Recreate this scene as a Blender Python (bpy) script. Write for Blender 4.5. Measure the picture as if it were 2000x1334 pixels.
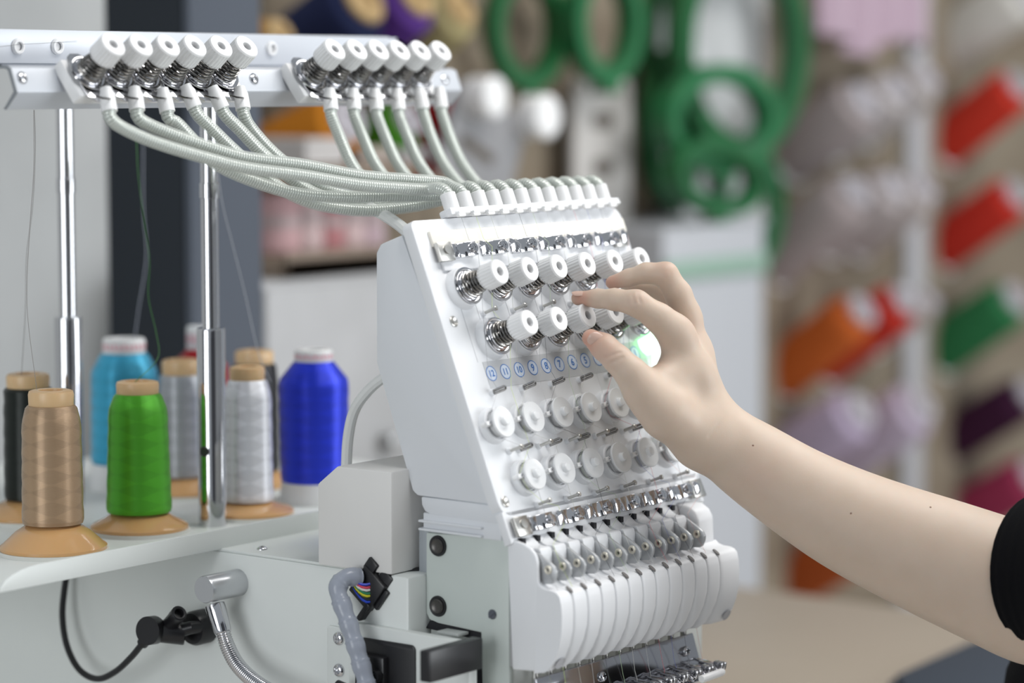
import bpy, bmesh, math, random
import numpy as np
from mathutils import Matrix, Vector

for o in list(bpy.data.objects): bpy.data.objects.remove(o)
scene = bpy.context.scene
COL = scene.collection
random.seed(7)
mm = 0.001

# ------------------------------------------------------------------ camera
F = 5300.0
PIT = math.atan(507 / F)
AZ = math.radians(37.03)
FH = Vector((math.cos(AZ), math.sin(AZ), 0))
CR = Vector((math.sin(AZ), -math.cos(AZ), 0))
CD = FH * math.cos(PIT) + Vector((0, 0, -math.sin(PIT)))
CU = CR.cross(CD)
CC = Vector((-1.63, -1.23, 1.352))
cam = bpy.data.cameras.new('camera')
cam.sensor_width = 36.0
cam.lens = F / 2000 * 36
cam.clip_start = 0.05
cam.clip_end = 60
cam.dof.use_dof = True
cam.dof.focus_distance = 2.03
cam.dof.aperture_fstop = 2.5
cam.dof.aperture_blades = 0
camo = bpy.data.objects.new('camera', cam)
COL.objects.link(camo)
camo.matrix_world = Matrix(((CR.x, CU.x, -CD.x, CC.x), (CR.y, CU.y, -CD.y, CC.y), (CR.z, CU.z, -CD.z, CC.z), (0, 0, 0, 1)))
scene.camera = camo

# ------------------------------------------------------------------ light
w = bpy.data.worlds.new('world'); scene.world = w; w.use_nodes = True
bg = w.node_tree.nodes['Background']
bg.inputs[0].default_value = (0.86, 0.93, 1.0, 1)
bg.inputs[1].default_value = 0.34

def area_light(name, loc, target, sx, sy, power, col=(1, 1, 1)):
    l = bpy.data.lights.new(name, 'AREA'); l.shape = 'RECTANGLE'; l.size = sx; l.size_y = sy
    l.energy = power; l.color = col
    o = bpy.data.objects.new(name, l); COL.objects.link(o)
    o.location = loc
    o.rotation_euler = (Vector(target) - Vector(loc)).to_track_quat('-Z', 'Y').to_euler()
    return o
# ceiling panels over the aisle in front of the machine, and the shop window on the front side
area_light('ceiling_light_near', (0.8, -0.7, 2.75), (0.8, -0.7, 0), 2.4, 0.6, 36, (1.0, 0.98, 0.95))
area_light('ceiling_light_far', (2.0, -0.5, 2.75), (2.0, -0.5, 0), 1.2, 0.6, 8, (1.0, 0.98, 0.95))
area_light('fill_light_left', (-3.6, 0.0, 1.45), (-0.1, 0.1, 1.0), 1.5, 1.8, 34, (0.95, 0.98, 1.0))  # added fill lamp, lifts the left-facing sides and the arm under the tray
area_light('window_light', (2.2, -4.05, 1.6), (0.1, 0, 1.1), 3.0, 2.0, 114, (0.93, 0.97, 1.0))

vs = scene.view_settings
vs.view_transform = 'Standard'; vs.look = 'None'; vs.exposure = 0.2; vs.gamma = 1.0; vs.use_curve_mapping = False

# ------------------------------------------------------------------ helpers
def ray(x, y): return CD + CR * ((x - 1000) / F) - CU * ((y - 667) / F)
def pl(x, y, ax, v):
    """point of the photograph at pixel x, y that lies on the world plane axis ax = v"""
    r = ray(x, y); t = (v - CC[ax]) / r[ax]; return CC + r * t
def atd(x, y, d): return CC + ray(x, y) * d

MATS = {}
def mat(name, col=(.8, .8, .8), rough=.5, metal=0.0, spec=.5, bump=0, bscale=200, var=0, vscale=30, trans=0, sss=0, alpha=1, emit=None, estr=0, coat=0, aniso=0):
    if name in MATS: return MATS[name]
    m = bpy.data.materials.new(name); m.use_nodes = True
    nt = m.node_tree; b = nt.nodes['Principled BSDF']
    b.inputs['Base Color'].default_value = (*col, 1)
    b.inputs['Roughness'].default_value = rough
    b.inputs['Metallic'].default_value = metal
    b.inputs['Specular IOR Level'].default_value = spec
    b.inputs['Transmission Weight'].default_value = trans
    b.inputs['Alpha'].default_value = alpha
    b.inputs['Coat Weight'].default_value = coat
    b.inputs['Anisotropic'].default_value = aniso
    if sss:
        b.inputs['Subsurface Weight'].default_value = sss
        b.inputs['Subsurface Radius'].default_value = (1, .4, .25)
        b.inputs['Subsurface Scale'].default_value = .004
    if emit:
        b.inputs['Emission Color'].default_value = (*emit, 1); b.inputs['Emission Strength'].default_value = estr
    tc = nt.nodes.new('ShaderNodeTexCoord')
    if var:
        n = nt.nodes.new('ShaderNodeTexNoise'); n.inputs['Scale'].default_value = vscale; n.inputs['Detail'].default_value = 4
        nt.links.new(tc.outputs['Object'], n.inputs['Vector'])
        mx = nt.nodes.new('ShaderNodeMix'); mx.data_type = 'RGBA'
        mx.inputs[6].default_value = (*[c * (1 - var) for c in col], 1); mx.inputs[7].default_value = (*[min(1, c * (1 + var)) for c in col], 1)
        nt.links.new(n.outputs['Fac'], mx.inputs[0]); nt.links.new(mx.outputs[2], b.inputs['Base Color'])
    if bump:
        n = nt.nodes.new('ShaderNodeTexNoise'); n.inputs['Scale'].default_value = bscale; n.inputs['Detail'].default_value = 3
        nt.links.new(tc.outputs['Object'], n.inputs['Vector'])
        bp = nt.nodes.new('ShaderNodeBump'); bp.inputs['Strength'].default_value = bump; bp.inputs['Distance'].default_value = .0005
        nt.links.new(n.outputs['Fac'], bp.inputs['Height']); nt.links.new(bp.outputs['Normal'], b.inputs['Normal'])
    MATS[name] = m
    return m

WHITE = mat('white_plastic', (.80, .81, .83), .42, bump=.04, bscale=900)
WHITE2 = mat('white_knob_plastic', (.84, .84, .84), .38)
PAINT = mat('white_painted_metal', (.70, .73, .71), .4, bump=.05, bscale=700, var=.02)
PLATE = mat('grey_painted_plate', (.56, .61, .58), .45, bump=.05, bscale=700)
CASE = mat('grey_white_casing', (.71, .73, .76), .5, bump=.05, bscale=700)
BOXW = mat('warm_white_cover', (.74, .73, .71), .5, bump=.05, bscale=700, var=.015)
ALU = mat('anodised_rail', (.62, .645, .69), .35, metal=.15)
ALUE = mat('rail_cut_edge', (.30, .32, .34), .4, metal=.5)
CHROME = mat('chrome', (.66, .66, .68), .07, metal=1)
STEEL = mat('steel_wire', (.30, .29, .275), .2, metal=1)
NICKEL = mat('nickel', (.56, .55, .52), .3, metal=1)
LEVER = mat('grey_lever', (.47, .48, .49), .38, metal=.4)
CREAM = mat('cream_felt', (.80, .77, .70), .85, bump=.2, bscale=800)
BLACK = mat('black_plastic', (.012, .012, .014), .35)
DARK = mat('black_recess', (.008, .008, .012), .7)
MILKY = mat('milky_plastic', (.76, .77, .78), .25)
CORK = mat('amber_plastic', (.62, .36, .155), .16, sss=.2, coat=.3)
CORKT = mat('amber_pale_plastic', (.70, .48, .26), .35, sss=.2)
WBASE = mat('white_cone_plastic', (.78, .78, .78), .4)
FOAM = mat('foam_pad', (.70, .70, .66), .9)
BLUEINK = mat('blue_print', (.06, .20, .55), .5)
PALEBLUE = mat('pale_blue_print', (.66, .73, .84), .5)
LABEL = mat('grey_label_film', (.82, .835, .86), .3, alpha=.6)

W = {}
def link(o, M=Matrix.Identity(4), parent=None):
    COL.objects.link(o); W[o.name] = M.copy()
    if parent is not None:
        o.parent = parent; o.matrix_parent_inverse = W[parent.name].inverted()
    o.matrix_basis = M
    return o
def add(name, me, m=None, parent=None, M=Matrix.Identity(4)):
    if m is not None and len(me.materials) == 0: me.materials.append(m)
    o = bpy.data.objects.new(name, me)
    return link(o, M, parent)
def empty(name, loc, parent=None):
    o = bpy.data.objects.new(name, None); o.empty_display_size = .02
    return link(o, Matrix.Translation(loc), parent)
def tag(o, label, cat, group=None):
    o['label'] = label; o['category'] = cat
    if group: o['group'] = group
    return o
def struct(o, label=None, cat=None):
    o['kind'] = 'structure'
    if label: o['label'] = label; o['category'] = cat or 'wall'
    return o

class G:
    """collects shapes into one mesh"""
    def __init__(s): s.v = []; s.f = []
    def raw(s, vs, fs, M=None):
        b = len(s.v)
        s.v += [tuple(M @ Vector(p)) if M is not None else tuple(p) for p in vs]
        s.f += [tuple(b + i for i in f) for f in fs]
        return s
    def box(s, c, d, bev=0, M=None, seg=2):
        bm = bmesh.new(); bmesh.ops.create_cube(bm, size=1)
        for v in bm.verts: v.co = Vector((v.co.x * d[0] + c[0], v.co.y * d[1] + c[1], v.co.z * d[2] + c[2]))
        if bev: bmesh.ops.bevel(bm, geom=list(bm.edges), offset=bev, segments=seg, affect='EDGES', profile=.5)
        bm.verts.ensure_lookup_table(); bm.verts.index_update()
        s.raw([v.co[:] for v in bm.verts], [[v.index for v in f.verts] for f in bm.faces], M); bm.free(); return s
    def prism(s, poly, d0, d1, axis='x', bev=0, M=None, seg=2):
        """extrude a 2d polygon along axis between d0 and d1; poly in the other two axes"""
        def P(a, b, d): return {'x': (d, a, b), 'y': (a, d, b), 'z': (a, b, d)}[axis]
        n = len(poly); bm = bmesh.new()
        A = [bm.verts.new(P(a, b, d0)) for a, b in poly]; B = [bm.verts.new(P(a, b, d1)) for a, b in poly]
        bm.faces.new(A); bm.faces.new(B[::-1])
        for i in range(n): bm.faces.new((A[i], B[i], B[(i + 1) % n], A[(i + 1) % n]))
        bmesh.ops.recalc_face_normals(bm, faces=bm.faces)
        if bev: bmesh.ops.bevel(bm, geom=list(bm.edges), offset=bev, segments=seg, affect='EDGES', profile=.5, clamp_overlap=True)
        bmesh.ops.triangulate(bm, faces=[f for f in bm.faces if len(f.verts) > 4])
        bm.verts.index_update()
        s.raw([v.co[:] for v in bm.verts], [[v.index for v in f.verts] for f in bm.faces], M); bm.free(); return s
    def lathe(s, prof, n=32, M=None, rib=None):
        vs, fs, rings = [], [], []
        for r, z in prof:
            if r < 1e-7: rings.append([len(vs)]); vs.append((0, 0, z))
            else:
                k = len(vs); rings.append(list(range(k, k + n)))
                for i in range(n):
                    a = 2 * math.pi * i / n
                    q = r * (1 - rib) if (rib and (i % 4) > 1) else r
                    vs.append((q * math.cos(a), q * math.sin(a), z))
        for A, B in zip(rings, rings[1:]):
            if len(A) == 1 and len(B) == 1: continue
            for i in range(n):
                j = (i + 1) % n
                if len(A) == 1: fs.append((A[0], B[j], B[i])[::-1])
                elif len(B) == 1: fs.append((A[i], A[j], B[0]))
                else: fs.append((A[i], A[j], B[j], B[i]))
        return s.raw(vs, fs, M)
    def tube(s, pts, r, n=8, closed=False, caps=True, M=None):
        pts = [Vector(p) for p in pts]; N = len(pts)
        rr = r if callable(r) else (lambda i: r)
        T = []
        for i in range(N):
            a = pts[(i - 1) % N] if (closed or i > 0) else pts[i]; b = pts[(i + 1) % N] if (closed or i < N - 1) else pts[i]
            d = b - a; T.append(d.normalized() if d.length > 1e-12 else Vector((0, 0, 1)))
        ref = Vector((0, 0, 1)) if abs(T[0].z) < .9 else Vector((1, 0, 0))
        nrm = (ref - T[0] * ref.dot(T[0])).normalized()
        vs, fs = [], []
        for i in range(N):
            nrm = (nrm - T[i] * nrm.dot(T[i])).normalized(); bn = T[i].cross(nrm)
            for k in range(n):
                a = 2 * math.pi * k / n
                vs.append(pts[i] + (nrm * math.cos(a) + bn * math.sin(a)) * rr(i))
        M2 = N if closed else N - 1
        for i in range(M2):
            j = (i + 1) % N
            for k in range(n):
                l = (k + 1) % n
                fs.append((i * n + k, i * n + l, j * n + l, j * n + k))
        if caps and not closed:
            fs.append(tuple(range(n))[::-1]); fs.append(tuple((N - 1) * n + k for k in range(n)))
        return s.raw(vs, fs, M)
    def mesh(s, name, m=None, smooth=35):
        me = bpy.data.meshes.new(name); me.from_pydata(s.v, [], s.f); me.validate()
        bm = bmesh.new(); bm.from_mesh(me); bmesh.ops.recalc_face_normals(bm, faces=bm.faces); bm.to_mesh(me); bm.free()
        if smooth:
            me.shade_smooth(); me.set_sharp_from_angle(angle=math.radians(smooth))
        if m is not None: me.materials.append(m)
        return me

def spline(ctrl, n=12):
    """Catmull-Rom through control points"""
    c = [Vector(p) for p in ctrl]; c = [c[0] * 2 - c[1]] + c + [c[-1] * 2 - c[-2]]
    out = []
    for i in range(1, len(c) - 2):
        a, b, d, e = c[i - 1], c[i], c[i + 1], c[i + 2]
        for k in range(n):
            t = k / n
            out.append(.5 * ((2 * b) + (d - a) * t + (2 * a - 5 * b + 4 * d - e) * t * t + (3 * b - a - 3 * d + e) * t ** 3))
    out.append(c[-2]); return out
def resample(pts, step):
    d = [0]
    for a, b in zip(pts, pts[1:]): d.append(d[-1] + (b - a).length)
    n = max(2, int(d[-1] / step)); out = []; j = 0
    for i in range(n + 1):
        t = d[-1] * i / n
        while j < len(d) - 2 and d[j + 1] < t: j += 1
        u = (t - d[j]) / max(1e-9, d[j + 1] - d[j]); out.append(pts[j].lerp(pts[j + 1], min(1, max(0, u))))
    return out
def zframe(p, d, up=Vector((1, 0, 0))):
    """matrix with local z along d at p"""
    z = Vector(d).normalized(); x = (up - z * up.dot(z)); x = x.normalized() if x.length > 1e-5 else z.orthogonal().normalized(); y = z.cross(x)
    return Matrix(((x.x, y.x, z.x, p[0]), (x.y, y.y, z.y, p[1]), (x.z, y.z, z.z, p[2]), (0, 0, 0, 1)))
T_ = Matrix.Translation
def rrect(x0, x1, y0, y1, r, n=5):
    out = []
    for cx, cy, a0 in ((x1 - r, y1 - r, 0), (x0 + r, y1 - r, 90), (x0 + r, y0 + r, 180), (x1 - r, y0 + r, 270)):
        for k in range(n + 1):
            a = math.radians(a0 + 90 * k / n); out.append((cx + r * math.cos(a), cy + r * math.sin(a)))
    return out
# ------------------------------------------------------------------ setting
YW = 0.95   # back wall of the shop
def noise_mat(name, c1, c2, scale, rough=.8, stretch=(1, 1, 1)):
    m = bpy.data.materials.new(name); m.use_nodes = True; nt = m.node_tree; b = nt.nodes['Principled BSDF']
    b.inputs['Roughness'].default_value = rough
    tc = nt.nodes.new('ShaderNodeTexCoord'); mp = nt.nodes.new('ShaderNodeMapping'); mp.inputs['Scale'].default_value = stretch
    n = nt.nodes.new('ShaderNodeTexNoise'); n.inputs['Scale'].default_value = scale; n.inputs['Detail'].default_value = 5
    r = nt.nodes.new('ShaderNodeValToRGB'); r.color_ramp.elements[0].position = .3; r.color_ramp.elements[1].position = .7
    r.color_ramp.elements[0].color = (*c1, 1); r.color_ramp.elements[1].color = (*c2, 1)
    nt.links.new(tc.outputs['Object'], mp.inputs[0]); nt.links.new(mp.outputs[0], n.inputs['Vector']); nt.links.new(n.outputs['Fac'], r.inputs[0]); nt.links.new(r.outputs[0], b.inputs['Base Color'])
    return m
WALLM = noise_mat('pale_wall_plaster', (.40, .41, .41), (.46, .47, .47), 6)
BOARDM = noise_mat('brown_board', (.17, .13, .09), (.25, .21, .155), 3, .85, (1, 1, 4))
FLOORM = noise_mat('floor_vinyl', (.46, .43, .39), (.54, .51, .47), 8, .5)
struct(add('floor', G().box((1.5, -.6, -.02), (8, 7, .04)).mesh('floor', FLOORM)))
struct(add('wall_back', G().box((1.6, YW + .05, 1.4), (6, .1, 2.8)).mesh('wall_back', WALLM)))
# unseen dark slabs, added to give the chrome something dark to reflect
struct(add('reflection_slab_front', G().box((-2.6, -3.65, 1.4), (3.8, .1, 2.8)).mesh('reflection_slab_front', mat('dark_reflection_slab', (.09, .09, .10), .6))))
struct(add('reflection_slab_left', G().box((-4.6, 2.0, 1.4), (.1, 1.6, 2.8)).mesh('reflection_slab_left', mat('dark_reflection_slab', (.09, .09, .10), .6))))  # second unseen slab, added for dark reflections in the chrome
# brown slatted backboard of the thread display, boards side by side (each its own piece)
bx0 = pl(505, 300, 1, YW).x
board = struct(empty('wall_board', (2.0, YW, 0)), 'brown board panelling behind the rows of thread', 'wall')
nb = 0; x = bx0
bme = {}
while x < 3.3:
    wd = .30
    me = bme.setdefault(wd, G().box((0, 0, 0), (wd - .004, .018, 2.6), .002).mesh('board', BOARDM))
    add('board', me, None, board, T_((x + wd / 2, YW - .009, 1.3)))
    x += wd
# square post in front of the wall
c0 = pl(360, 300, 1, .60)
post = struct(empty('trim_1', (c0.x, c0.y, 0)))
post['label'] = 'dark grey square post standing behind the thread stand'; post['category'] = 'post'
pxr = pl(498, 300, 1, .60).x
pyl = pl(207, 300, 0, c0.x).y
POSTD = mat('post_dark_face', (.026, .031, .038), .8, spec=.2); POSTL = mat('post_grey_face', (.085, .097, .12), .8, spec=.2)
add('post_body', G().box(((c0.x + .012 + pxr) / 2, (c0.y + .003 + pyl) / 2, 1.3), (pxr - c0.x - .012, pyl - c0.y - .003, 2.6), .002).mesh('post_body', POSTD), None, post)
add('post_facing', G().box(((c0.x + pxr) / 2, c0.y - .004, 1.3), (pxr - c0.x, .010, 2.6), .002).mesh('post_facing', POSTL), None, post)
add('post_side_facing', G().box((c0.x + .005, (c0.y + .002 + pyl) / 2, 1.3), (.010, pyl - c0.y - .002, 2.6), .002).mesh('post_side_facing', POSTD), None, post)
# ------------------------------------------------------------------ embroidery machine
mach = empty('embroidery_machine', (0.0, .25, 0.0))
tag(mach, 'white twelve-needle embroidery machine with tension knobs, thread tubes and guide rail', 'embroidery machine')
P0 = Vector((.0195, -.0307, 1.1395)); LE = math.radians(22)
PN = Vector((0, -math.cos(LE), math.sin(LE))); PU = Vector((0, math.sin(LE), math.cos(LE)))
PM = Matrix(((1, PU.x, PN.x, P0.x), (0, PU.y, PN.y, P0.y), (0, PU.z, PN.z, P0.z), (0, 0, 0, 1)))
def PP(s, t, h=0): return PM @ T_((s * mm, t * mm, h * mm))
def pw(s, t, h=0): return (PM @ Vector((s * mm, t * mm, h * mm)))
S = Matrix.Scale(mm, 4)
def part(name, g, m, M=Matrix.Identity(4), parent=None, smooth=35):
    me = g if isinstance(g, bpy.types.Mesh) else g.mesh(name, m, smooth)
    return add(name, me, m, parent or mach, M)

# --- arm, pedestal
arm = part('machine_arm', G().prism([(-.120, .0035), (.11, .0035), (.11, .91), (-.120, .91)], .60, .9930, 'z', .0025), PAINT)
part('arm_top_plate', G().box((-.006, .30, .9938), (.226, .50, .0024), .0008), PAINT, parent=arm)
part('pedestal', G().box((.0, .45, .3), (.30, .70, .60), .01), PAINT)
SCREWM = {}
def screw_mesh(r, h, cross=True, m=CHROME):
    k = (r, h, cross, m.name)
    if k not in SCREWM:
        g = G().lathe([(0, -h), (r * .95, -h), (r, 0), (r * .97, h * .35), (r * .75, h * .8), (r * .45, h), (0, h)], 20)
        if cross:
            g.box((0, 0, h * 1.0), (r * 1.1, r * .28, h * .35)); g.box((0, 0, h * 1.0), (r * .28, r * 1.1, h * .35))
        SCREWM[k] = g.mesh('screw', m)
    return SCREWM[k]
add('screw', screw_mesh(.0042, .0022), None, arm, T_(pl(512, 1073, 2, .995)))
# --- motor cover box with chamfered corner
pts = [(.0181, .9935), (.0181, 1.0695), (.070, 1.0695), (.0895, 1.0545), (.0895, .9935)]
part('motor_cover', G().prism(pts, -.1214, .06, 'x', .0018), BOXW)
# grey slide rail block between motor cover and needle case
part('slide_block', G().box((-.07, .008, 1.005), (.05, .012, .042), .0008), mat('slide_grey', (.40, .43, .46), .4, metal=.3))
# --- casing behind the panel
pts = [(.026, 1.2405), (.045, 1.2330), (.0485, 1.226), (.0486, 1.1456), (.0121, 1.0505), (-.048, 1.0495), (.018, 1.215)]
pts = [(.024, 1.241), (.0445, 1.2335), (.0486, 1.227), (.0488, 1.1456), (.0150, 1.0535), (.0105, 1.0503), (-.055, 1.0497), (-.062, 1.052)]
part('head_casing', G().prism(pts, -.1010, .1600, 'x', .0015), CASE)
lip = [(.0065, 1.0500), (.0060, 1.044), (.0030, 1.0395), (-.003, 1.0375), (-.066, 1.0365), (-.066, 1.0500)]
part('casing_lower_band', G().prism(lip, -.1015, .1600, 'x', .0012), CASE)
part('casing_skirt', G().box((.03, -.031, 1.0315), (.262, .072, .014), .001), CASE)
for zz in (1.0325, 1.0265):
    part('skirt_rib', G().box((.03, -.022, zz), (.269, .058, .0018), .0007), CASE)
# --- grey side plate of the needle case
pp = [(.0031, 1.0237), (-.073, 1.0262), (-.073, .86), (-.050, .86), (-.0475, .9555), (-.008, .9575), (.0005, .9595), (.0033, .9640)]
sp = part('needle_case_plate', G().prism(pp, -.1000, -.0940, 'x', .0012), PLATE)
for (yy, zz) in ((-.0084, 1.015), (-.0083, .9703)):
    M = zframe((-.1002, yy, zz), (-1, 0, 0))
    b = add('bolt_recess', G().lathe([(0, .0008), (.0058, .0008), (.0074, .0012), (.0078, .0004), (.0078, -.001)], 28).mesh('bolt_recess', BLACK), None, sp, M)
    add('bolt', G().lathe([(0, .0014), (.0036, .0014), (.0048, .0022), (.0056, .0014), (.0056, 0)], 24).mesh('bolt', mat('dark_bolt', (.10, .095, .09), .35, metal=.7)), None, sp, M)
M = zframe((-.1003, -.0583, .9702), (-1, 0, 0))
add('slotted_screw', G().lathe([(0, .0010), (.0030, .0010), (.0036, .0004), (.0036, -.001)], 20).box((0, 0, .0012), (.0012, .0066, .0004)).mesh('slotted_screw', mat('dark_steel', (.16, .17, .2), .3, metal=.8)), None, sp, M)
part('needle_case', G().box((.03, -.035, .955), (.255, .072, .140), .001), PAINT)
# --- front panel plate
def panel_outline():
    o = []
    for cx, cy, a0, r in ((131.5, 111, 0, 11), (-117, 115, 90, 6), (-111, -93.5, 180, 12), (124, -92, 270, 14)):
        for k in range(7):
            a = math.radians(a0 + 15 * k); o.append((cx + r * math.cos(a), cy + r * math.sin(a)))
    return [(a * mm, b * mm) for a, b in o]
panel = part('tension_panel', G().prism(panel_outline(), -.0095, 0, 'z', .0012, M=None), WHITE, PM)
part('clip_mount', G().box((0.004, -.1130, -.0035), (.252, .024, .007), .001), WHITE, PM, panel)
part('clip_rail', G().box((.016, .0925, .0008), (.238, .024, .0026), .0008), WHITE, PM, panel)
part('felt_strip', G().box((.0165, .1055, .0006), (.248, .0125, .004), .0015), CREAM, PM, panel)
part('top_lip', G().box((.028, .1245, .001), (.218, .0058, .012), .0015), WHITE, PM, panel)
notch = G().lathe([(0, .0006), (.0022, .0006), (.0024, 0)], 14).mesh('notch', mat('notch_dark', (.18, .17, .165), .7))
for (s_, t_) in ((-109, 42.5), (-115, -94), (130, -84)):
    rg = add('panel_screw', G().lathe([(0, .0003), (.0022, .0003), (.0034, .0010), (.0042, .0006), (.0042, -.0005)], 20).mesh('panel_screw', NICKEL), None, panel, PP(s_, t_, 0))
# vertical thread channel seams on the panel
SEAM = mat('panel_seam', (.55, .56, .58), .6)
for k in range(13):
    g = G().box((0, 0, 0), (.0005, .052, .0003))
    part('panel_seam', g, SEAM, PP(-96 + 18.2 * k, 36, 0.0), panel)
# --- tube ferrules on the panel top
FS = [-70.0 + 17.75 * k for k in range(12)]
fer = G().lathe([(0, 0), (.0059, 0), (.0059, .0125), (.0053, .0130), (.0040, .0130), (.0040, .010), (0, .010)], 28).mesh('tube_ferrule', WHITE2)
hook = G().box((.001, -.0022, .0045), (.0135, .0022, .007), .0007).box((-.002, -.0040, .006), (.0085, .0030, .0032), .0009).mesh('thread_hook', WHITE2)
for k in range(12):
    f = add('tube_ferrule', fer, None, mach, PP(FS[k], 127.2, 0) @ Matrix.Rotation(-math.pi / 2, 4, 'X'))
    add('thread_hook', hook, None, panel, PP(FS[k], 124.5, 2))
# --- chrome thread clips (two rows)
def clip_meshes():
    body = G()
    prof = [(-16, 0), (-16, 3.4), (-15.6, 4.2), (-14.6, 4.6)] + [(-8.5 + 6.2 * math.cos(math.radians(a)), 6.6 + 4.6 * math.sin(math.radians(a)) * .75) for a in range(205, 341, 15)] + [(-1.0, 5.6), (0, 6.0), (8.4, 6.6), (9.2, 6.0), (9.2, 0)]
    body.prism([(a * mm, b * mm) for a, b in prof], -5.4 * mm, 5.4 * mm, 'y', .0004)
    d = []
    for k in range(13):
        a = math.radians(-90 + 15 * k); d.append((9.2 * mm + 6.0 * mm * math.cos(a), 5.5 * mm * math.sin(a)))
    tab = G().prism([(x_, y_) for x_, y_ in d], .0042, .0062, 'z', .0005)
    scr = G().lathe([(0, 0), (.0040, 0), (.0040, .0022), (.0034, .0030), (0, .0031)], 24).box((0, 0, .0031), (.0050, .0011, .0005)).box((0, 0, .0031), (.0011, .0050, .0005))
    foot = G().box((0, -.0066, .0014), (.024, .0016, .0022), .0004).box((0, .0066, .0014), (.024, .0016, .0022), .0004)
    return body.mesh('clip_body', CHROME), tab.mesh('clip_tab', CHROME), scr.mesh('clip_screw', CHROME), foot.mesh('clip_foot', NICKEL)
cb, ct, cs, cf = clip_meshes()
endp = G().box((0, 0, .002), (.016, .0145, .004), .0006).lathe([(.0035, .004), (.0035, .0052), (0, .0054)], 20, T_((0.001, .001, 0))).mesh('clip_end_plate', NICKEL)
def clip_row(s0, pitch, n, t, h, ends, tilt):
    for k in range(n):
        M = PP(s0 + pitch * k, t, h) @ Matrix.Rotation(tilt, 4, 'X')
        c = add('thread_clip', cb, None, mach, M)
        add('clip_tab', ct, None, c, M @ T_((.0016, 0, .0016)) @ Matrix.Rotation(math.radians(-13), 4, 'Y') @ Matrix.Rotation(math.radians(11), 4, 'X')); add('clip_screw', cs, None, c, M @ T_((.004, 0, .0058)))
    for e in ends: add('clip_end_plate', endp, None, mach, PP(e, t, h) @ Matrix.Rotation(tilt, 4, 'X'))
clip_row(-75, 36.6, 6, 94.3, 2, (-99.5, 124), 0)
clip_row(-84, 36.2, 6, -114.5, 1.5, (-109.5, 119), math.radians(-4))
# --- tension units (seat, disc, spring, knob)
def tension_meshes(sc=1.0):
    q = mm * sc
    seat = G().lathe([(a * q, b * q) for a, b in [(0, 7), (14.2, 7), (14.9, 6.4), (15.6, 2), (16.2, 0), (0, 0)]], 40).mesh('seat', WHITE)
    disc = G().lathe([(a * q, b * q) for a, b in [(4, 7.2), (13.6, 7.2), (14.4, 8.0), (14.2, 8.9), (12.6, 9.0), (11.2, 8.2), (10.2, 8.4), (10.8, 9.6), (10.6, 10.6), (9.2, 10.9), (7.0, 9.8), (3.0, 9.6), (0, 9.6)]], 40).mesh('tension_disc', CHROME)
    pts = []
    for i in range(6 * 20 + 1):
        a = 2 * math.pi * i / 20; f = i / 120; r = 9.6 - 3.2 * f
        pts.append((r * math.cos(a) * q, r * math.sin(a) * q, (10.6 + 14.8 * f) * q))
    spring = G().tube(pts, .78 * q, 7).lathe([(2.6 * q, 9.6 * q), (2.6 * q, 24 * q)], 12).mesh('spring', STEEL)
    n = 96
    knob = G().lathe([(a * q, b * q) for a, b in [(5.5, 25.0), (9.0, 24.8), (9.6, 25.2), (9.9, 26)]], n)
    knob.lathe([(9.9 * q, 26 * q), (9.6 * q, 38.0 * q)], n, rib=.05)
    knob.lathe([(a * q, b * q) for a, b in [(9.6, 38.0), (9.4, 38.9), (8.9, 39.5), (3.7, 39.5), (3.35, 39.1), (3.2, 31), (0, 31)]], n)
    knob = knob.mesh('knob', WHITE2, 30)
    stem = G().lathe([(a * q, b * q) for a, b in [(2.3, 24), (2.3, 35.0), (1.9, 35.6), (0, 35.6)]], 18).box((0, 0, 35.7 * q), (.9 * q, 4.4 * q, .5 * q)).mesh('knob_stem', mat('stem_steel', (.30, .30, .32), .3, metal=.9))
    return seat, disc, spring, knob, stem
TM = tension_meshes()
RTM = tension_meshes(1.06)
def tension_unit(name, M, T, turn=0, seat=True):
    M = M @ Matrix.Rotation(turn, 4, 'Z')
    u = empty(name, M.to_translation(), mach)
    if seat: add('seat', T[0], None, u, M)
    for nm, me in zip(('tension_disc', 'spring', 'knob', 'knob_stem'), T[1:]): add(nm, me, None, u, M)
    return u
for k in range(6):
    tension_unit('tension_unit', PP(-89.5 + 36.5 * k, 66, 0), TM, random.uniform(0, 6))
for k in range(6):
    tension_unit('tension_unit', PP(-73.5 + 36.5 * k, 26, 0), TM, random.uniform(0, 6))
# --- thread sensor wheels
def wheel_meshes():
    q = mm
    base = G().lathe([(a * q, b * q) for a, b in [(0, 0), (13.6, 0), (13.0, 5.2), (12.2, 6.0), (11.0, 6.0), (10.6, 3.5), (0, 3.5)]], 40).mesh('wheel_base', WHITE)
    drum = G().lathe([(a * q, b * q) for a, b in [(9.2, 3.4), (9.0, 8.0), (10.4, 10.2), (11.7, 11.0), (11.9, 12.2), (11.4, 12.9), (9.8, 12.6), (5.2, 12.2), (3.6, 12.6), (3.2, 15.6), (2.7, 16.0), (0, 16.0)]], 40).mesh('wheel_disc', MILKY)
    gd = G().lathe([(a * q, b * q) for a, b in [(0, 0), (2.0, 0), (2.0, 8), (0, 8)]], 14).box((-2.0 * q, 0, 7 * q), (5 * q, 3 * q, 2.4 * q), .0006).mesh('wheel_guide', WHITE2)
    gs = G().lathe([(a * q, b * q) for a, b in [(1.6, 8), (1.6, 8.8), (1.2, 9.3), (0, 9.4)]], 14).mesh('guide_screw', CHROME)
    return base, drum, gd, gs
wb, wd_, wg, wsx = wheel_meshes()
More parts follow.
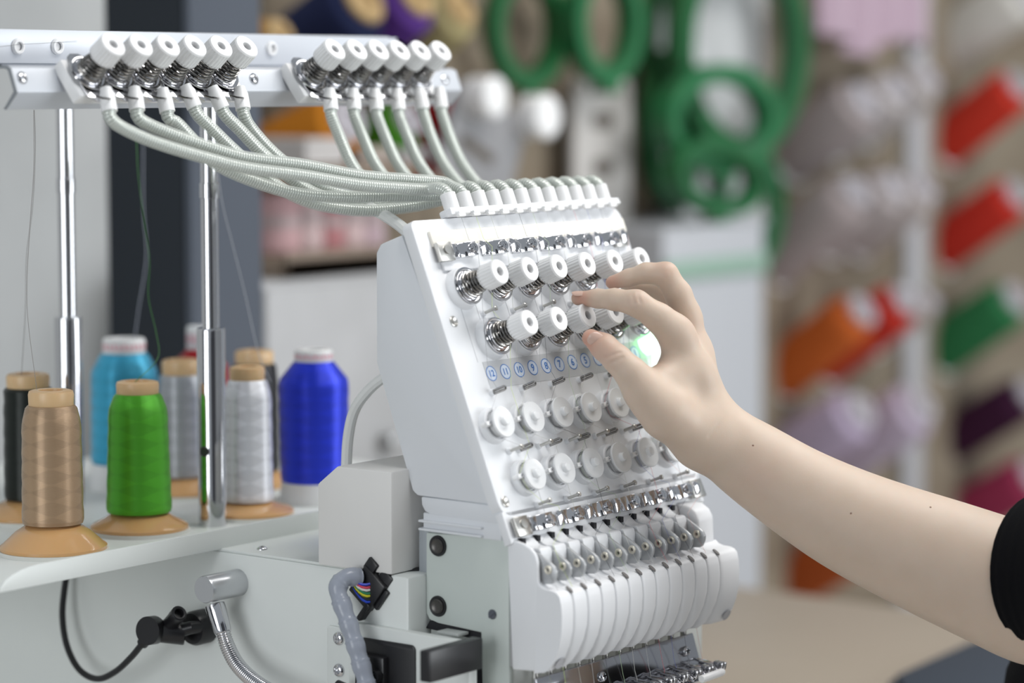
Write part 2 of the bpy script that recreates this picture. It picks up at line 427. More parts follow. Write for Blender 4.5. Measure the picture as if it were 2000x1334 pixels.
for (s0, t0, n0) in ((-104, -38.5, 6), (-86.8, -80.2, 6)):
    for k in range(n0):
        M = PP(s0 + 36.4 * k, t0, 0); u = empty('sensor_wheel', M.to_translation(), mach)
        add('wheel_base', wb, None, u, M); add('wheel_disc', wd_, None, u, M)
        Mg = PP(s0 + 36.4 * k - 12.2, t0 + 1.0, 2); add('wheel_guide', wg, None, u, Mg); add('guide_screw', wsx, None, u, Mg)
# --- guide pins
pin = G().lathe([(0, 0), (.0025, 0), (.0021, .003), (0, .003)], 14).mesh('pin_socket', WHITE)
pinm = G().lathe([(.0012, .003), (.0012, .0118), (.0019, .0120), (.0019, .0138), (.0012, .0144), (0, .0144)], 12).mesh('pin_post', NICKEL)
loopm = None
def loop_mesh():
    pts = []
    for k in range(9): a = math.radians(-90 + 22.5 * k); pts.append((.0013 * math.sin(a) * 0, .0018 * math.cos(a) * 0, 0))
    pts = [(0, -.0011, .0025), (0, -.0012, .0125)] + [(0, .0012 * -math.cos(math.radians(30 * k)), .0125 + .0014 * math.sin(math.radians(30 * k))) for k in range(1, 6)] + [(0, .0012, .0125), (0, .0011, .0025)]
    return G().tube(pts, .0010, 7).mesh('pin_loop', mat('dark_wire', (.33, .32, .31), .2, metal=1))
loopm = loop_mesh()
def pins(name, s0, pitch, n, t, me):
    for k in range(n):
        M = PP(s0 + pitch * k, t, 0); u = empty(name, M.to_translation(), mach)
        add('pin_socket', pin, None, u, M); add('pin_post' if me is pinm else 'pin_loop', me, None, u, M)
pins('guide_pin', -73, 36.3, 6, 45.8, pinm)
pins('guide_loop', -92, 36.3, 6, -14.2, loopm)
pins('guide_pin', -93.5, 36.0, 6, -58.8, pinm)
pins('guide_loop', -82, 36.0, 6, -58.9, loopm)
pins('guide_pin', -80.5, 36.2, 6, -101.2, pinm)
# --- number label
lab = part('number_label', G().box((.0115, -.0005, .0002), (.205, .0205, .0004)), LABEL, PM)
def text_mesh(txt, size):
    c = bpy.data.curves.new('t', 'FONT'); c.body = txt; c.size = size; c.align_x = 'CENTER'; c.align_y = 'CENTER'; c.resolution_u = 4; c.offset = .00016
    o = bpy.data.objects.new('t', c); COL.objects.link(o)
    dg = bpy.context.evaluated_depsgraph_get(); me = bpy.data.meshes.new_from_object(o.evaluated_get(dg))
    bpy.data.objects.remove(o); bpy.data.curves.remove(c); return me
def ring_geo(r0, r1, h, n=36):
    return G().lathe([(r0, 0), (r0, h), (r1, h), (r1, 0)], n)
fm_ = G().lathe([(0, .00006), (.0052, .00006)], 30).mesh('number_disc', PALEBLUE)
rm = ring_geo(.0052, .0058, .00012).mesh('number_ring', BLUEINK)
for k in range(12):
    n_ = 12 - k; M = PP(-85 + 16.85 * k, .3, .45)
    tm = text_mesh(str(n_), .0078 if n_ < 10 else .0068); tm.materials.clear(); tm.materials.append(BLUEINK)
    add('number_disc', fm_, None, lab, M); r_ = add('number_ring', rm, None, lab, M); add('number', tm, None, lab, M @ T_((0, -.0002, .00018)))
# green indicator lamp at the end of the number row
gl = part('indicator_lamp', G().lathe([(0, 0), (.0092, 0), (.0092, .004), (.007, .0065), (0, .0075)], 28), mat('green_lamp', (.2, .8, .3), .4, emit=(.22, 1.0, .26), estr=4.5), PP(118, 7, 0))

# --- lever cover with lobes, combs and levers
cov = part('lever_cover', G().prism([(-.072, 1.0255), (-.078, 1.0255), (-.082, 1.016), (-.086, .998), (-.098, .992), (-.1165, .986), (-.1165, .960), (-.106, .940), (-.090, .9335), (-.072, .9335)], -.0985, .1325, 'x', .001), mat('cover_groove', (.42, .42, .43), .6))
LOBE = [(-98, 997.0), (-101, 994.6), (-105, 993.4), (-112, 993.0), (-115.5, 991.8), (-117.8, 989.5), (-119.2, 984), (-120.0, 976), (-119.6, 964), (-117.4, 953), (-113.8, 944), (-109.5, 937.5), (-104, 933.5), (-96, 932)]
def lobe_geo(x0, x1, round_l=True, round_r=True, lift=15.0):
    N = 15; vs = []; fs = []; w_ = x1 - x0; m_ = len(LOBE)
    for i in range(N):
        e = -math.cos(math.pi * i / (N - 1)); x_ = (x0 + x1) / 2 + e * w_ / 2
        ee = abs(e) if ((e < 0 and round_l) or (e > 0 and round_r)) else 0
        up = lift * (1 - math.sqrt(max(0, 1 - ee ** 2.4))); inn = 1.3 * ee ** 12
        for (y_, z_) in LOBE:
            f = max(0, (985 - z_) / 53.0)
            zz = z_ + up * f ** 2.2 - (1.0 * ee ** 8 if z_ > 988 else 0)
            vs.append((x_ * mm, (y_ + inn + 2.4 * (up / 11) * f ** 3) * mm, zz * mm))
    for i in range(N - 1):
        for j in range(m_ - 1): fs.append((i * m_ + j, i * m_ + j + 1, (i + 1) * m_ + j + 1, (i + 1) * m_ + j))
    for i in (0, N - 1): fs.append(tuple(i * m_ + j for j in range(m_)))
    return G().raw(vs, fs)
GX = [-84.5 + 17.5 * k for k in range(12)]
lobe = lobe_geo(-8.5, 8.5).mesh('cover_lobe', WHITE, 50)
for k in range(11): add('cover_lobe', lobe, None, cov, T_(((GX[k] + 8.75) * mm, 0, 0)))
for k in range(12): add('thread_notch', notch, None, cov, zframe((GX[k] * mm, -.1150, .9922), (0, -.55, .83)) @ Matrix.Diagonal((.75, 1.5, 1.6, 1)))
le = part('cover_end', lobe_geo(-100, GX[0] - .3, False, True, 4).prism([(a * mm, b * mm) for a, b in [(-71, 1027.3), (-85, 1024.4), (-92, 1021.4), (-96, 1017.5), (-97.8, 1012), (-98.6, 997), (-100.5, 991), (-108, 986), (-110, 975), (-110, 955), (-104, 940), (-98, 933.5), (-76, 932)]], -.0999, -.0962, 'x', .0011), WHITE, parent=cov, smooth=45)
re_ = part('cover_end', lobe_geo(GX[11] + .3, 134, True, False, 6).prism([(a * mm, b * mm) for a, b in [(-71, 1027.3), (-88, 1025.4), (-94, 1022), (-97.5, 1016), (-98.6, 997), (-98.6, 990), (-76, 940)]], .1095, .1320, 'x', .0025), WHITE, parent=cov, smooth=45)
LX = [-92.3 + 17.5 * k for k in range(12)]
fin = G().prism([(a * mm, b * mm) for a, b in [(-70, 1026.8), (-77, 1026.0), (-80, 1023.6), (-84, 1020.8), (-88, 1020.0), (-91.5, 1020.6), (-93.8, 1019.6), (-94.8, 1016), (-95.2, 997), (-94, 990), (-72, 990)]], -.0071, .0071, 'x', .0016).mesh('comb_fin', WHITE)
for k in range(11): add('comb_fin', fin, None, cov, T_(((LX[k] + 8.9) * mm, 0, 0)))
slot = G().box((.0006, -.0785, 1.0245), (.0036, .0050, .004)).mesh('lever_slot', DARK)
lv = [(-80, 1017), (-88, 1018.6), (-94.5, 1017.6), (-105.5, 1011.6), (-109, 1009.2), (-110.8, 1006), (-110.4, 1002), (-108.6, 998), (-106.5, 996.6), (-100, 996.0), (-96.2, 998.5), (-94, 1004), (-84, 1008)]
lev = G().prism([(a * mm, b * mm) for a, b in lv], -.0013, .0013, 'x', .0006).mesh('take_up_lever', LEVER)
eye = G().tube([(0, .0022 * math.cos(a), .0022 * math.sin(a)) for a in [2 * math.pi * i / 20 for i in range(20)]], .0011, 8, closed=True).mesh('eyelet', mat('eyelet_cream', (.72, .68, .58), .35, metal=.3))
eyeh = G().lathe([(0, 0), (.0018, 0)], 16, Matrix.Rotation(math.pi / 2, 4, 'Y')).mesh('eyelet_hole', mat('eyelet_dark', (.16, .15, .13), .6))
for k in range(12):
    l_ = add('take_up_lever', lev, None, mach, T_(((LX[k] - .6) * mm, 0, 0)))
    add('eyelet', eye, None, l_, T_(((LX[k] - 2.2) * mm, -.1038, 1.0068)))
    add('eyelet_hole', eyeh, None, l_, T_(((LX[k] - 2.0) * mm, -.1038, 1.0068)))
    add('lever_slot', slot, None, cov, T_(((LX[k] - .2) * mm, 0, 0)))
hole = G().lathe([(0, 0), (.0042, 0), (.0048, .0006)], 20).mesh('cover_screw_recess', mat('recess_grey', (.48, .48, .5), .5))
add('cover_screw_recess', hole, None, cov, zframe((-.0925, -.1128, .9405), (0, -.82, -.45)))
add('cover_screw_recess', hole, None, cov, zframe((.1265, -.1130, .9405), (0, -.82, -.45)))
# --- needle bars, chrome guard bar, presser feet
nbm = G().lathe([(0, 0), (.0024, 0), (.0024, .055), (0, .055)], 14).mesh('needle_bar', NICKEL)
for k in range(12): add('needle_bar', nbm, None, mach, T_(((LX[k] + 4) * mm, -.088, .888)))
gb = part('needle_guard_bar', G().box((.008, 0, 0), (.205, .003, .026), .0008), mat('dark_chrome', (.40, .40, .42), .12, metal=1), T_((0, -.0955, .914)) @ Matrix.Rotation(math.radians(-18), 4, 'X'))
for x_ in (-.018, .094):
    add('guard_screw', screw_mesh(.0040, .0020), None, gb, zframe((x_, -.0975, .9155), (0, -1, .32)))
pr = part('presser_plate', G().box((.006, 0, 0), (.20, .026, .002), .0006), CHROME, T_((0, -.1085, .9012)) @ Matrix.Rotation(math.radians(14), 4, 'X'))
pf = G().box((0, 0, 0), (.0075, .014, .005), .0008).box((.0015, -.008, .001), (.006, .006, .008), .001).box((-.0015, -.0125, .0025), (.0024, .004, .006), .0008).box((.0028, -.0125, .0025), (.0024, .004, .006), .0008).box((0, .010, .0015), (.004, .014, .002), .0005).mesh('presser_foot', CHROME)
for k in range(12): add('presser_foot', pf, None, mach, T_(((LX[k] + 3) * mm, -.1115, .9050)) @ Matrix.Rotation(math.radians(8), 4, 'X'))
part('presser_rod', G().lathe([(0, 0), (.0026, 0), (.0030, .001), (.0030, .028), (.0024, .030), (0, .030)], 16), WHITE2, zframe((.061, -.1330, .9040), (1, 0, .02)))
# --- plates, bracket and cap-frame drive beside the arm
br = part('arm_side_bracket', G().prism([(.0560, .9552), (-.0570, .9528), (-.0570, .86), (.0560, .86)], -.1262, -.1165, 'x', .0008), PAINT)
part('black_mount', G().prism(rrect(-.0085, .0440, .86, .9455, .004), -.1278, -.1255, 'x', .0005), BLACK, parent=br)
part('mount_block', G().box((-.130, .030, .9185), (.008, .028, .032), .002), BLACK, parent=br)
for yy in (.034, .021): add('mount_bolt', G().lathe([(0, .004), (.0022, .004), (.0028, .005), (.0046, .005), (.0048, 0)], 20).mesh('mount_bolt', BLACK), None, br, zframe((-.1345, yy, .9205), (-1, 0, 0)))
ear = part('screw_plate', G().prism(rrect(.0560, .0800, .90, .9490, .002), -.1225, -.1195, 'x', .0005), PAINT)
for zz in (.9405, .9165): add('screw', screw_mesh(.0052, .0026), None, ear, zframe((-.1228, .0681, zz), (-1, 0, 0)))
part('mount_knuckle', G().lathe([(0, 0), (.004, 0), (.004, .02), (0, .02)], 16), BLACK, zframe((-.1405, .035, .9065), (0, 1, .2)))
# black recess behind the side plate, drive bar sticking out of it
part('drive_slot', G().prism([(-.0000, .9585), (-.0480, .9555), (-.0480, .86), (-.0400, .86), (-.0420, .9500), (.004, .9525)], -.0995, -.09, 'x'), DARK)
part('slot_ledge', G().box((-.108, -.028, .9545), (.012, .020, .0022), .0005), mat('ledge_grey', (.42, .44, .43), .4))
zb_ = pl(842, 1299, 1, -.0585).z
part('drive_bar', G().box((-.148, -.0585, zb_), (.060, .0100, .0225), .0012), BLACK)
# --- thread tray and stand
TZ = .998
tray = part('thread_tray', G().prism([(a, b) for a, b in [(-.355, .192), (.30, .192), (.30, .62), (-.355, .62)]], TZ - .0025, TZ, 'z', .0006), PAINT)
lipp = [(.30, .994)] + [(-.306 - .040 * math.sin(math.radians(a)), .994 + .0005 + .0155 * math.cos(math.radians(a))) for a in range(90, -1, -15)] + [(.30, 1.010)]
part('tray_lip', G().prism(lipp, .1895, .1925, 'y', .0008), PAINT, parent=tray)
POLES = [(-.056, .258), (-.0508, .426)]
for (x_, y_) in POLES:
    p_ = part('stand_pole', G().lathe([(0, 0), (.0070, 0), (.0070, .38), (0, .38)], 28), CHROME, T_((x_, y_, TZ)))
    add('pole_sleeve', G().lathe([(.0066, 0), (.0114, 0), (.0114, .1575), (.0108, .1590), (.0066, .1590)], 32).mesh('pole_sleeve', CHROME), None, p_, T_((x_, y_, TZ)))
    add('pole_collar', G().lathe([(.0070, 0), (.0078, .0004), (.0078, .012), (.0070, .0125)], 28).mesh('pole_collar', CHROME), None, p_, T_((x_, y_, TZ + .262)))
    add('sleeve_hole', G().lathe([(0, .0006), (.0028, .0006), (.0036, .0012), (.0042, .0004), (.0042, -.001)], 18).mesh('sleeve_hole', mat('hole_dark', (.03, .03, .03), .5)), None, p_, zframe((x_ - .0112, y_ - .0022, TZ + .0610), (-1, -.15, 0)))
# --- guide rail
RX0, RX1 = -.42, .1890
RPROF = [(.267, 1.3895), (.2705, 1.3895), (.2705, 1.3655), (.2680, 1.3635), (.206, 1.3635), (.2015, 1.3615), (.1955, 1.3450), (.1970, 1.3430), (.2075, 1.3325), (.2095, 1.3330), (.2000, 1.3440), (.1990, 1.3455), (.2045, 1.3600), (.2075, 1.3615), (.267, 1.3615)]
rail = part('guide_rail', G().prism([(.267, 1.3895), (.2705, 1.3895), (.2705, 1.3655), (.2680, 1.3635), (.206, 1.3635), (.2015, 1.3615), (.1955, 1.3450), (.1970, 1.3430), (.2075, 1.3325), (.2095, 1.3330), (.2000, 1.3440), (.1990, 1.3455), (.2045, 1.3600), (.2075, 1.3615), (.267, 1.3615)], -.3150, RX1, 'x', .0004), ALU)
part('rail_cut_end', G().prism([(a, b) for a, b in RPROF[4:]], -.3158, -.3148, 'x'), ALUE, parent=rail)
add('rail_upper_plate', G().box(((RX0 + .176) / 2, .2660, 1.3780), (.176 - RX0, .004, .025), .0008).mesh('rail_upper_plate', ALU), None, rail)
MR = zframe((0, 0, 0), (0, -1, .36))
rn = Vector((0, -1, .36)).normalized()
# face plate of the rail
def rail_pt(x, z):  # point on the tilted front face at height z
    f = (z - 1.3450) / (1.3615 - 1.3450); return Vector((x, .1955 + .006 * f - .0002, z))
for px_, py_ in ((45, 152), (497, 154)):
    p = pl(px_, py_, 1, .198); add('screw', screw_mesh(.0046, .0020), None, rail, zframe(rail_pt(p.x, p.z) , rn))
p = pl(870, 155, 1, .198); add('screw', screw_mesh(.0046, .0020), None, rail, zframe(rail_pt(p.x, p.z), rn))
grom = G().lathe([(.0030, .0012), (.0036, .0024), (.0052, .0024), (.0060, .0010), (.0060, 0)], 28).lathe([(0, .0002), (.0034, .0002)], 24).mesh('grommet', WHITE2)
for px_, py_ in ((35, 91), (112, 91), (530, 95), (-60, 91)):
    p = pl(px_, py_, 1, .2635); add('grommet', grom, None, rail, zframe((p.x, .2638, p.z), (0, -1, 0)))
# --- rail tension blocks and units
KA = Vector((0, -math.cos(math.radians(36)), math.sin(math.radians(36)))); KU = Vector((0, KA.z, -KA.y))
RXS = [[-.2265 + .0290 * k for k in range(6)], [.0180 + .0289 * k for k in range(6)]]
KA = Vector((0, -math.cos(math.radians(38)), math.sin(math.radians(38)))); KU = Vector((0, KA.z, -KA.y))
def KM(p): return Matrix(((1, KU.x, KA.x, p[0]), (0, KU.y, KA.y, p[1]), (0, KU.z, KA.z, p[2]), (0, 0, 0, 1)))
YB, FH_ = .1865, .0369
def base_from_face(px_, py_):
    p = pl(px_, py_, 1, YB + KA.y * FH_); return Vector((p.x, YB, p.z - KA.z * FH_))
g1a, g1b = base_from_face(222, 87), base_from_face(483, 88)
g2a, g2b = base_from_face(655, 95.5), base_from_face(863, 97.5)
baseplate = G().prism([(-.0095, -.019), (-.0035, -.0235), (.0035, -.0235), (.0095, -.012), (.0105, 0), (.0100, .011), (.0085, .0165), (.004, .0195), (-.004, .0195), (-.0085, .0165), (-.0100, .011), (-.0105, 0)], 0, .0012, 'z', .0003).lathe([(0, .0014), (.0022, .0014), (.0028, .0010), (.003, .0005)], 16, T_((0, .0155, 0))).mesh('unit_plate', CHROME)
wirehook = G().tube([(.005, -.018, .001), (.006, -.023, .003), (.004, -.026, .007), (0, -.0275, .009), (-.005, -.026, .008), (-.008, -.0225, .006)], .0007, 6).mesh('wire_hook', STEEL)
rfer_prof = [(0, 0), (.0058, 0), (.0056, .0125), (.0046, .0150), (.0042, .0180), (.0030, .0182), (0, .0182)]
rfer = G().lathe(rfer_prof, 28).mesh('tube_ferrule', WHITE2)
FERR = []
ftop = [[(206.5, 172), (262.5, 172), (317, 172), (364, 172), (416, 173), (468, 172)], [(643, 166), (689, 166), (731, 166), (774, 166), (816, 166), (856, 166)]]
fbot = [[(214, 218), (268, 216), (327, 219), (380, 210), (434, 212), (475, 214)], [(646.5, 216), (692, 216), (736, 216), (779, 216), (826, 213), (862, 212)]]
for gi, (a, b) in enumerate(((g1a, g1b), (g2a, g2b))):
    zc = (a.z + b.z) / 2
    c = Vector(((a.x + b.x) / 2, YB, zc)); wd2 = (b.x - a.x) + .034
    blk = part('tension_block', G().box((0.002, -.001, -.0052), (wd2, .033, .010), .0012), WHITE2, KM(c))
    for k in range(6):
        p = Vector((a.x + (b.x - a.x) * k / 5, YB, zc)); M = KM(p)
        u = tension_unit('rail_tension_unit', M @ T_((0, 0, -.005)), RTM, random.uniform(0, 6), seat=False)
        add('unit_plate', baseplate, None, u, M); add('wire_hook', wirehook, None, u, M)
        t3 = pl(*ftop[gi][k], 1, .172); b3 = pl(*fbot[gi][k], 1, .166)
        add('tube_ferrule', rfer, None, u, zframe(b3, t3 - b3))
        FERR.append((b3, (b3 - t3).normalized()))
# --- thread tubes: spring-wound inner tube in a clear sleeve
def coil_mat():
    m = mat('coil_tube', (.72, .74, .71), .2, metal=.3); return m
COILM = coil_mat()
def sleeve_mat():
    m = bpy.data.materials.new('clear_sleeve'); m.use_nodes = True; nt = m.node_tree
    for n in list(nt.nodes): nt.nodes.remove(n)
    out = nt.nodes.new('ShaderNodeOutputMaterial'); mx = nt.nodes.new('ShaderNodeMixShader'); tr = nt.nodes.new('ShaderNodeBsdfTransparent'); pb = nt.nodes.new('ShaderNodeBsdfPrincipled')
    tr.inputs[0].default_value = (.97, .985, .97, 1); pb.inputs['Base Color'].default_value = (.74, .77, .73, 1); pb.inputs['Roughness'].default_value = .12
    lw = nt.nodes.new('ShaderNodeLayerWeight'); lw.inputs[0].default_value = .35
    mr = nt.nodes.new('ShaderNodeMapRange'); mr.inputs[3].default_value = .20; mr.inputs[4].default_value = .62
    nt.links.new(lw.outputs['Facing'], mr.inputs[0]); nt.links.new(mr.outputs[0], mx.inputs[0]); nt.links.new(tr.outputs[0], mx.inputs[1]); nt.links.new(pb.outputs[0], mx.inputs[2]); nt.links.new(mx.outputs[0], out.inputs[0])
    return m
SLEEVEM = sleeve_mat()
GROOVEM = mat('coil_gap', (.27, .285, .265), .4)
pixpaths = [
    [(240, 250), (300, 277), (400, 308), (480, 328), (590, 343), (700, 361), (800, 369), (836, 370)],
    [(290, 243), (340, 264), (410, 288), (480, 308), (590, 322), (700, 343), (800, 351), (862, 356)],
    [(345, 240), (375, 272), (420, 318), (480, 348), (568, 376), (656, 385), (766, 384), (850, 382)],
    [(410, 248), (455, 292), (510, 340), (570, 380), (634, 402), (722, 411), (810, 402), (870, 388)],
    [(465, 250), (510, 297), (570, 350), (630, 384), (720, 400), (810, 394), (900, 386)],
    [(490, 250), (530, 295), (585, 340), (640, 370), (720, 388), (820, 386), (930, 384)],
]
for i in range(6):
    sx = [646.5, 692, 736, 779, 826, 862][i]; ex = 872 + 28 * (6 + i)
    pixpaths.append([(sx + 17, 268), (sx + 42, 322), (sx + 78, 366), (sx + 120, 384), (ex - 70, 384)])
def ferr_pt(k): return pw(FS[k], 140.2, 0)
TUBES = []
ys0 = .166
for k in range(12):
    b3, d = FERR[k]; E = ferr_pt(k); ex = 872 + 28 * k; s_x = fbot[k // 6][k % 6][0]
    ctrl = [b3 - d * .004, b3 + d * .005]
    for (px_, py_) in pixpaths[k]:
        f = min(1, max(0, (px_ - s_x) / (ex - s_x)))
        yy = ys0 + (E.y + .012 - ys0) * f
        ctrl.append(pl(px_, py_, 1, yy))
    ctrl += ([] if k < 2 else [E + PU * .0022 + Vector((0, .0165, -.003))]) + [E + PU * .0042 + Vector((0, .0072, 0)), E + PU * .0012 + Vector((0, .0006, 0)), E - PU * .006]
    pts = resample(spline(ctrl, 14), .00047)
    TUBES.append(pts)
    g = G().tube(pts, lambda i: .00405 if (i % 4) in (0, 1) else .0037, 12)
    t_ = part('thread_tube', g, COILM, smooth=0)
    t_.data.shade_smooth(); t_.data.materials.append(GROOVEM)
    mi = np.zeros(len(t_.data.polygons), np.int32); q_ = (np.arange(len(mi)) // 12) % 4; mi[q_ == 2] = 1; t_.data.polygons.foreach_set('material_index', mi)
    g2 = G().tube(pts[::8] + [pts[-1]], .0049, 14, caps=False)
    part('clear_sleeve', g2, SLEEVEM, parent=t_)
# --- hoses and cables behind the head
def cable(name, ctrl, r, m, parent=None, n=10): return part(name, G().tube(resample(spline(ctrl, 10), .003), r, n), m, parent=parent)
HOSE = mat('white_hose', (.72, .73, .72), .35)
cable('air_hose', [pl(640, 340, 1, .20), pl(670, 375, 1, .15), pl(715, 402, 1, .10), pl(750, 420, 1, .080), pl(780, 440, 1, .055), pl(805, 462, 1, .03)], .0045, HOSE)
cable('return_hose', [pl(752, 735, 0, -.06), pl(722, 760, 0, -.06), pl(693, 800, 0, -.06), pl(680, 855, 0, -.06), pl(676, 925, 0, -.06)], .0042, HOSE)
# --- wiring loom at the arm: spiral wrap, wires, connector
LOOM = mat('grey_spiral_wrap', (.36, .39, .46), .25, alpha=.85)
lp = resample(spline([pl(700, 1128, 0, -.126), pl(676, 1128, 0, -.136), pl(660, 1150, 0, -.142), pl(672, 1192, 0, -.145), pl(688, 1240, 0, -.146), pl(703, 1290, 0, -.146), pl(717, 1345, 0, -.146), pl(722, 1420, 0, -.146)], 14), .0011)
g = G().tube(lp, lambda i: .0068 + .0005 * math.sin(2 * math.pi * ((i % 14) / 14.0)) + (.0006 if i % 14 == 0 else 0), 16)
part('wiring_loom', g, LOOM, smooth=60)
con = part('wire_connector', G().box((0, 0, 0), (.014, .024, .026), .0012).box((-.002, -.009, -.015), (.014, .004, .016), .0008).box((0, .008, .015), (.012, .010, .010), .0008), BLACK, T_(pl(727, 1147, 0, -.118)) @ Matrix.Rotation(math.radians(38), 4, 'X'))
part('connector_latch', G().box((0, 0, 0), (.010, .012, .022), .001).box((-.003, -.008, -.008), (.008, .004, .018), .0008), BLACK, T_(pl(752, 1140, 0, -.116)) @ Matrix.Rotation(math.radians(38), 4, 'X'), con)
wires = [((.02, .05, .55), 0), ((.60, .03, .08), 5), ((.75, .75, .72), 9), ((.02, .22, .10), 14), ((.65, .60, .03), 18), ((.02, .03, .03), 23), ((.03, .08, .60), 27)]
for i, (c, o_) in enumerate(wires):
    cable('wire', [pl(684, 1122 + o_ * .5, 0, -.131), pl(698, 1138 + o_ * .8, 0, -.131), pl(712, 1142 + o_ * 1.2, 0, -.128), pl(724, 1140 + o_ * 1.3, 0, -.124)], .0010, mat('wire_%d' % i, c, .35), None, 6)
cable('black_cable', [pl(748, 1122, 0, -.112), pl(790, 1117, 0, -.100), pl(845, 1113, 0, -.085)], .0026, BLACK)
# --- needle threads, each running from its tube down the panel to its lever and needle
THC = [(.30, .30, .31), (.66, .80, .25), (.55, .56, .50), (.62, .62, .62), (.10, .10, .12), (.50, .64, .40), (.75, .75, .70), (.66, .66, .66), (.78, .22, .26), (.20, .22, .55), (.14, .14, .17), (.78, .48, .44)]
for k in range(12):
    i, odd = k // 2, k % 2
    s_f = FS[k]
    if odd == 0:
        us, ut = -89.5 + 36.5 * i, 66; wsn, wt = -104 + 36.4 * i, -38.5
        mid = [(us + 15, ut + 2, 9), (us + 8, ut - 15, 9), (-92 + 36.3 * i - 2.5, 0, 5), (-92 + 36.3 * i - 1.4, -14, 8), (wsn - 12, wt + 3, 8), (wsn - 10, wt - 8, 8), (-82 + 36 * i + 1, -59, 7), (wsn + 22, -90, 7)]
    else:
        us, ut = -73.5 + 36.5 * i, 26; wsn, wt = -86.8 + 36.4 * i, -80.2
        mid = [(-73 + 36.3 * i + 2, 46, 8), (us + 14.5, ut + 1, 9), (us + 6, ut - 15, 9), (-75 + 36.3 * i, -14, 6), (-93.5 + 36 * i + 18, -58, 7), (wsn - 12, wt + 3, 8), (wsn - 8, wt - 9, 8), (-80.5 + 36.2 * i - 1.5, -101, 8)]
    cl = -84 + 18.1 * k
    seq = [(s_f, 119, 6), (s_f + 2.5, 102, 4.5), (s_f + 3, 94, 9.5)] + mid + [(cl, -106, 8), (cl + 1, -120, 7)]
    P = [pw(*q) for q in seq]
    ex_ = Vector(((LX[k] - 2.4) * mm, -.1038, 1.0068))
    P += [Vector(((LX[k] - 3.2) * mm, -.096, 1.022)), ex_ + Vector((-.001, 0, 0)), ex_ + Vector((.0016, -.0095, -.0165)), Vector(((LX[k] + 1.5) * mm, -.1210, .985)), Vector(((LX[k] + 2.0) * mm, -.1215, .960)), Vector(((LX[k] + 3) * mm, -.112, .931)), Vector(((LX[k] + 4.5) * mm, -.1, .905)), Vector(((LX[k] + 5) * mm, -.1, .885))]
    P = P[:len(P) - 5] + [Vector(((LX[k] - 1.0) * mm, -.1120, .9925))]
    part('needle_thread', G().tube(P, .00012, 5), mat('thread_%d' % k, THC[k], .6))
    Q = [Vector(((LX[k] + 3) * mm, -.1, .936)), Vector(((LX[k] + 2 + (k % 3)) * mm, -.104, .915)), Vector(((LX[k] + 5) * mm, -.112, .885))]
    part('needle_thread', G().tube(Q, .00015, 5), mat('thread_%d' % k, THC[k], .6))
# thread running along the rail through the grommets
q = [pl(-60, 99, 1, .262), pl(35, 87, 1, .256), pl(112, 83, 1, .256), pl(150, 81, 1, .19)]
part('rail_thread', G().tube(q, .00016, 5), mat('thread_grey', (.2, .2, .2), .6))

# ------------------------------------------------------------------ lamp and swivel clamp on the arm
lamp = empty('gooseneck_lamp', pl(430, 1160, 0, -.12)); tag(lamp, 'chrome gooseneck work lamp mounted on the white machine arm', 'lamp')
SAT = mat('satin_chrome', (.62, .63, .65), .3, metal=.9)
pc = pl(398, 1152, 0, -.158)
part('lamp_mount', G().lathe([(0, .042), (.0098, .042), (.0105, .041), (.0105, .0015), (.0098, 0), (0, 0)], 36), SAT, T_(pc) @ Matrix.Rotation(math.pi / 2, 4, 'Y'), lamp)
na, nb_ = pl(418, 1178, 0, -.142), pl(436, 1236, 0, -.144)
part('neck_ferrule', G().lathe([(0, 0), (.0062, 0), (.0068, .002), (.0080, .020), (.0078, .0225), (0, .0225)], 28), CHROME, zframe(nb_, na - nb_), lamp)
gp = resample(spline([nb_ + (na - nb_) * .06, pl(444, 1262, 0, -.146), pl(462, 1296, 0, -.150), pl(490, 1325, 0, -.155), pl(530, 1352, 0, -.160), pl(580, 1380, 0, -.165)], 14), .0007)
part('gooseneck', G().tube(gp, lambda i: .0054 + (.0006 if i % 3 == 0 else -.0003), 16), CHROME, parent=lamp, smooth=60)
las = empty('swivel_clamp', pl(392, 1225, 0, -.12)); tag(las, 'black swivel clamp with a thin black cable on the machine arm', 'clamp')
pc = pl(395, 1222, 0, -.126)
part('mount_disc', G().lathe([(0, .016), (.0120, .016), (.0135, .013), (.0135, 0), (0, 0)], 32), BLACK, zframe(pl(402, 1222, 0, -.1195), (-1, 0, 0)), las)
part('swivel_neck', G().tube([pl(394, 1224, 0, -.132), pl(372, 1226, 0, -.142), pl(352, 1232, 0, -.146)], .0052, 14), BLACK, parent=las)
part('swivel_body', G().lathe([(0, 0), (.0085, 0), (.0088, .001), (.0088, .024), (.0083, .025), (0, .025)], 28), BLACK, zframe(pl(298, 1231, 0, -.158), pl(362, 1238, 0, -.142) - pl(298, 1231, 0, -.158)), las)
part('swivel_cap', G().lathe([(0, -.004), (.0105, -.004), (.0110, -.003), (.0110, .006), (0, .006)], 28), BLACK, zframe(pl(297, 1231, 0, -.160), (-1, -.15, .1)), las)
la, lb = pl(335, 1215, 0, -.152), pl(360, 1186, 0, -.160)
part('clamp_barrel', G().lathe([(0, -.004), (.0058, -.004), (.0058, .0085), (.0061, .009), (.0061, .0165), (.0050, .0172), (.0038, .0168), (.0036, .0120), (0, .0120)], 24), BLACK, zframe(la, lb - la), las)
cab = cable('clamp_cable', [pl(290, 1245, 0, -.157), pl(276, 1260, 0, -.157), pl(255, 1285, 0, -.156), pl(225, 1312, 0, -.152), pl(190, 1326, 0, -.148), pl(155, 1308, 0, -.144), pl(131, 1262, 0, -.140), pl(122, 1205, 0, -.136), pl(126, 1150, 0, -.132), pl(135, 1095, 0, -.128)], .0026, BLACK, las)
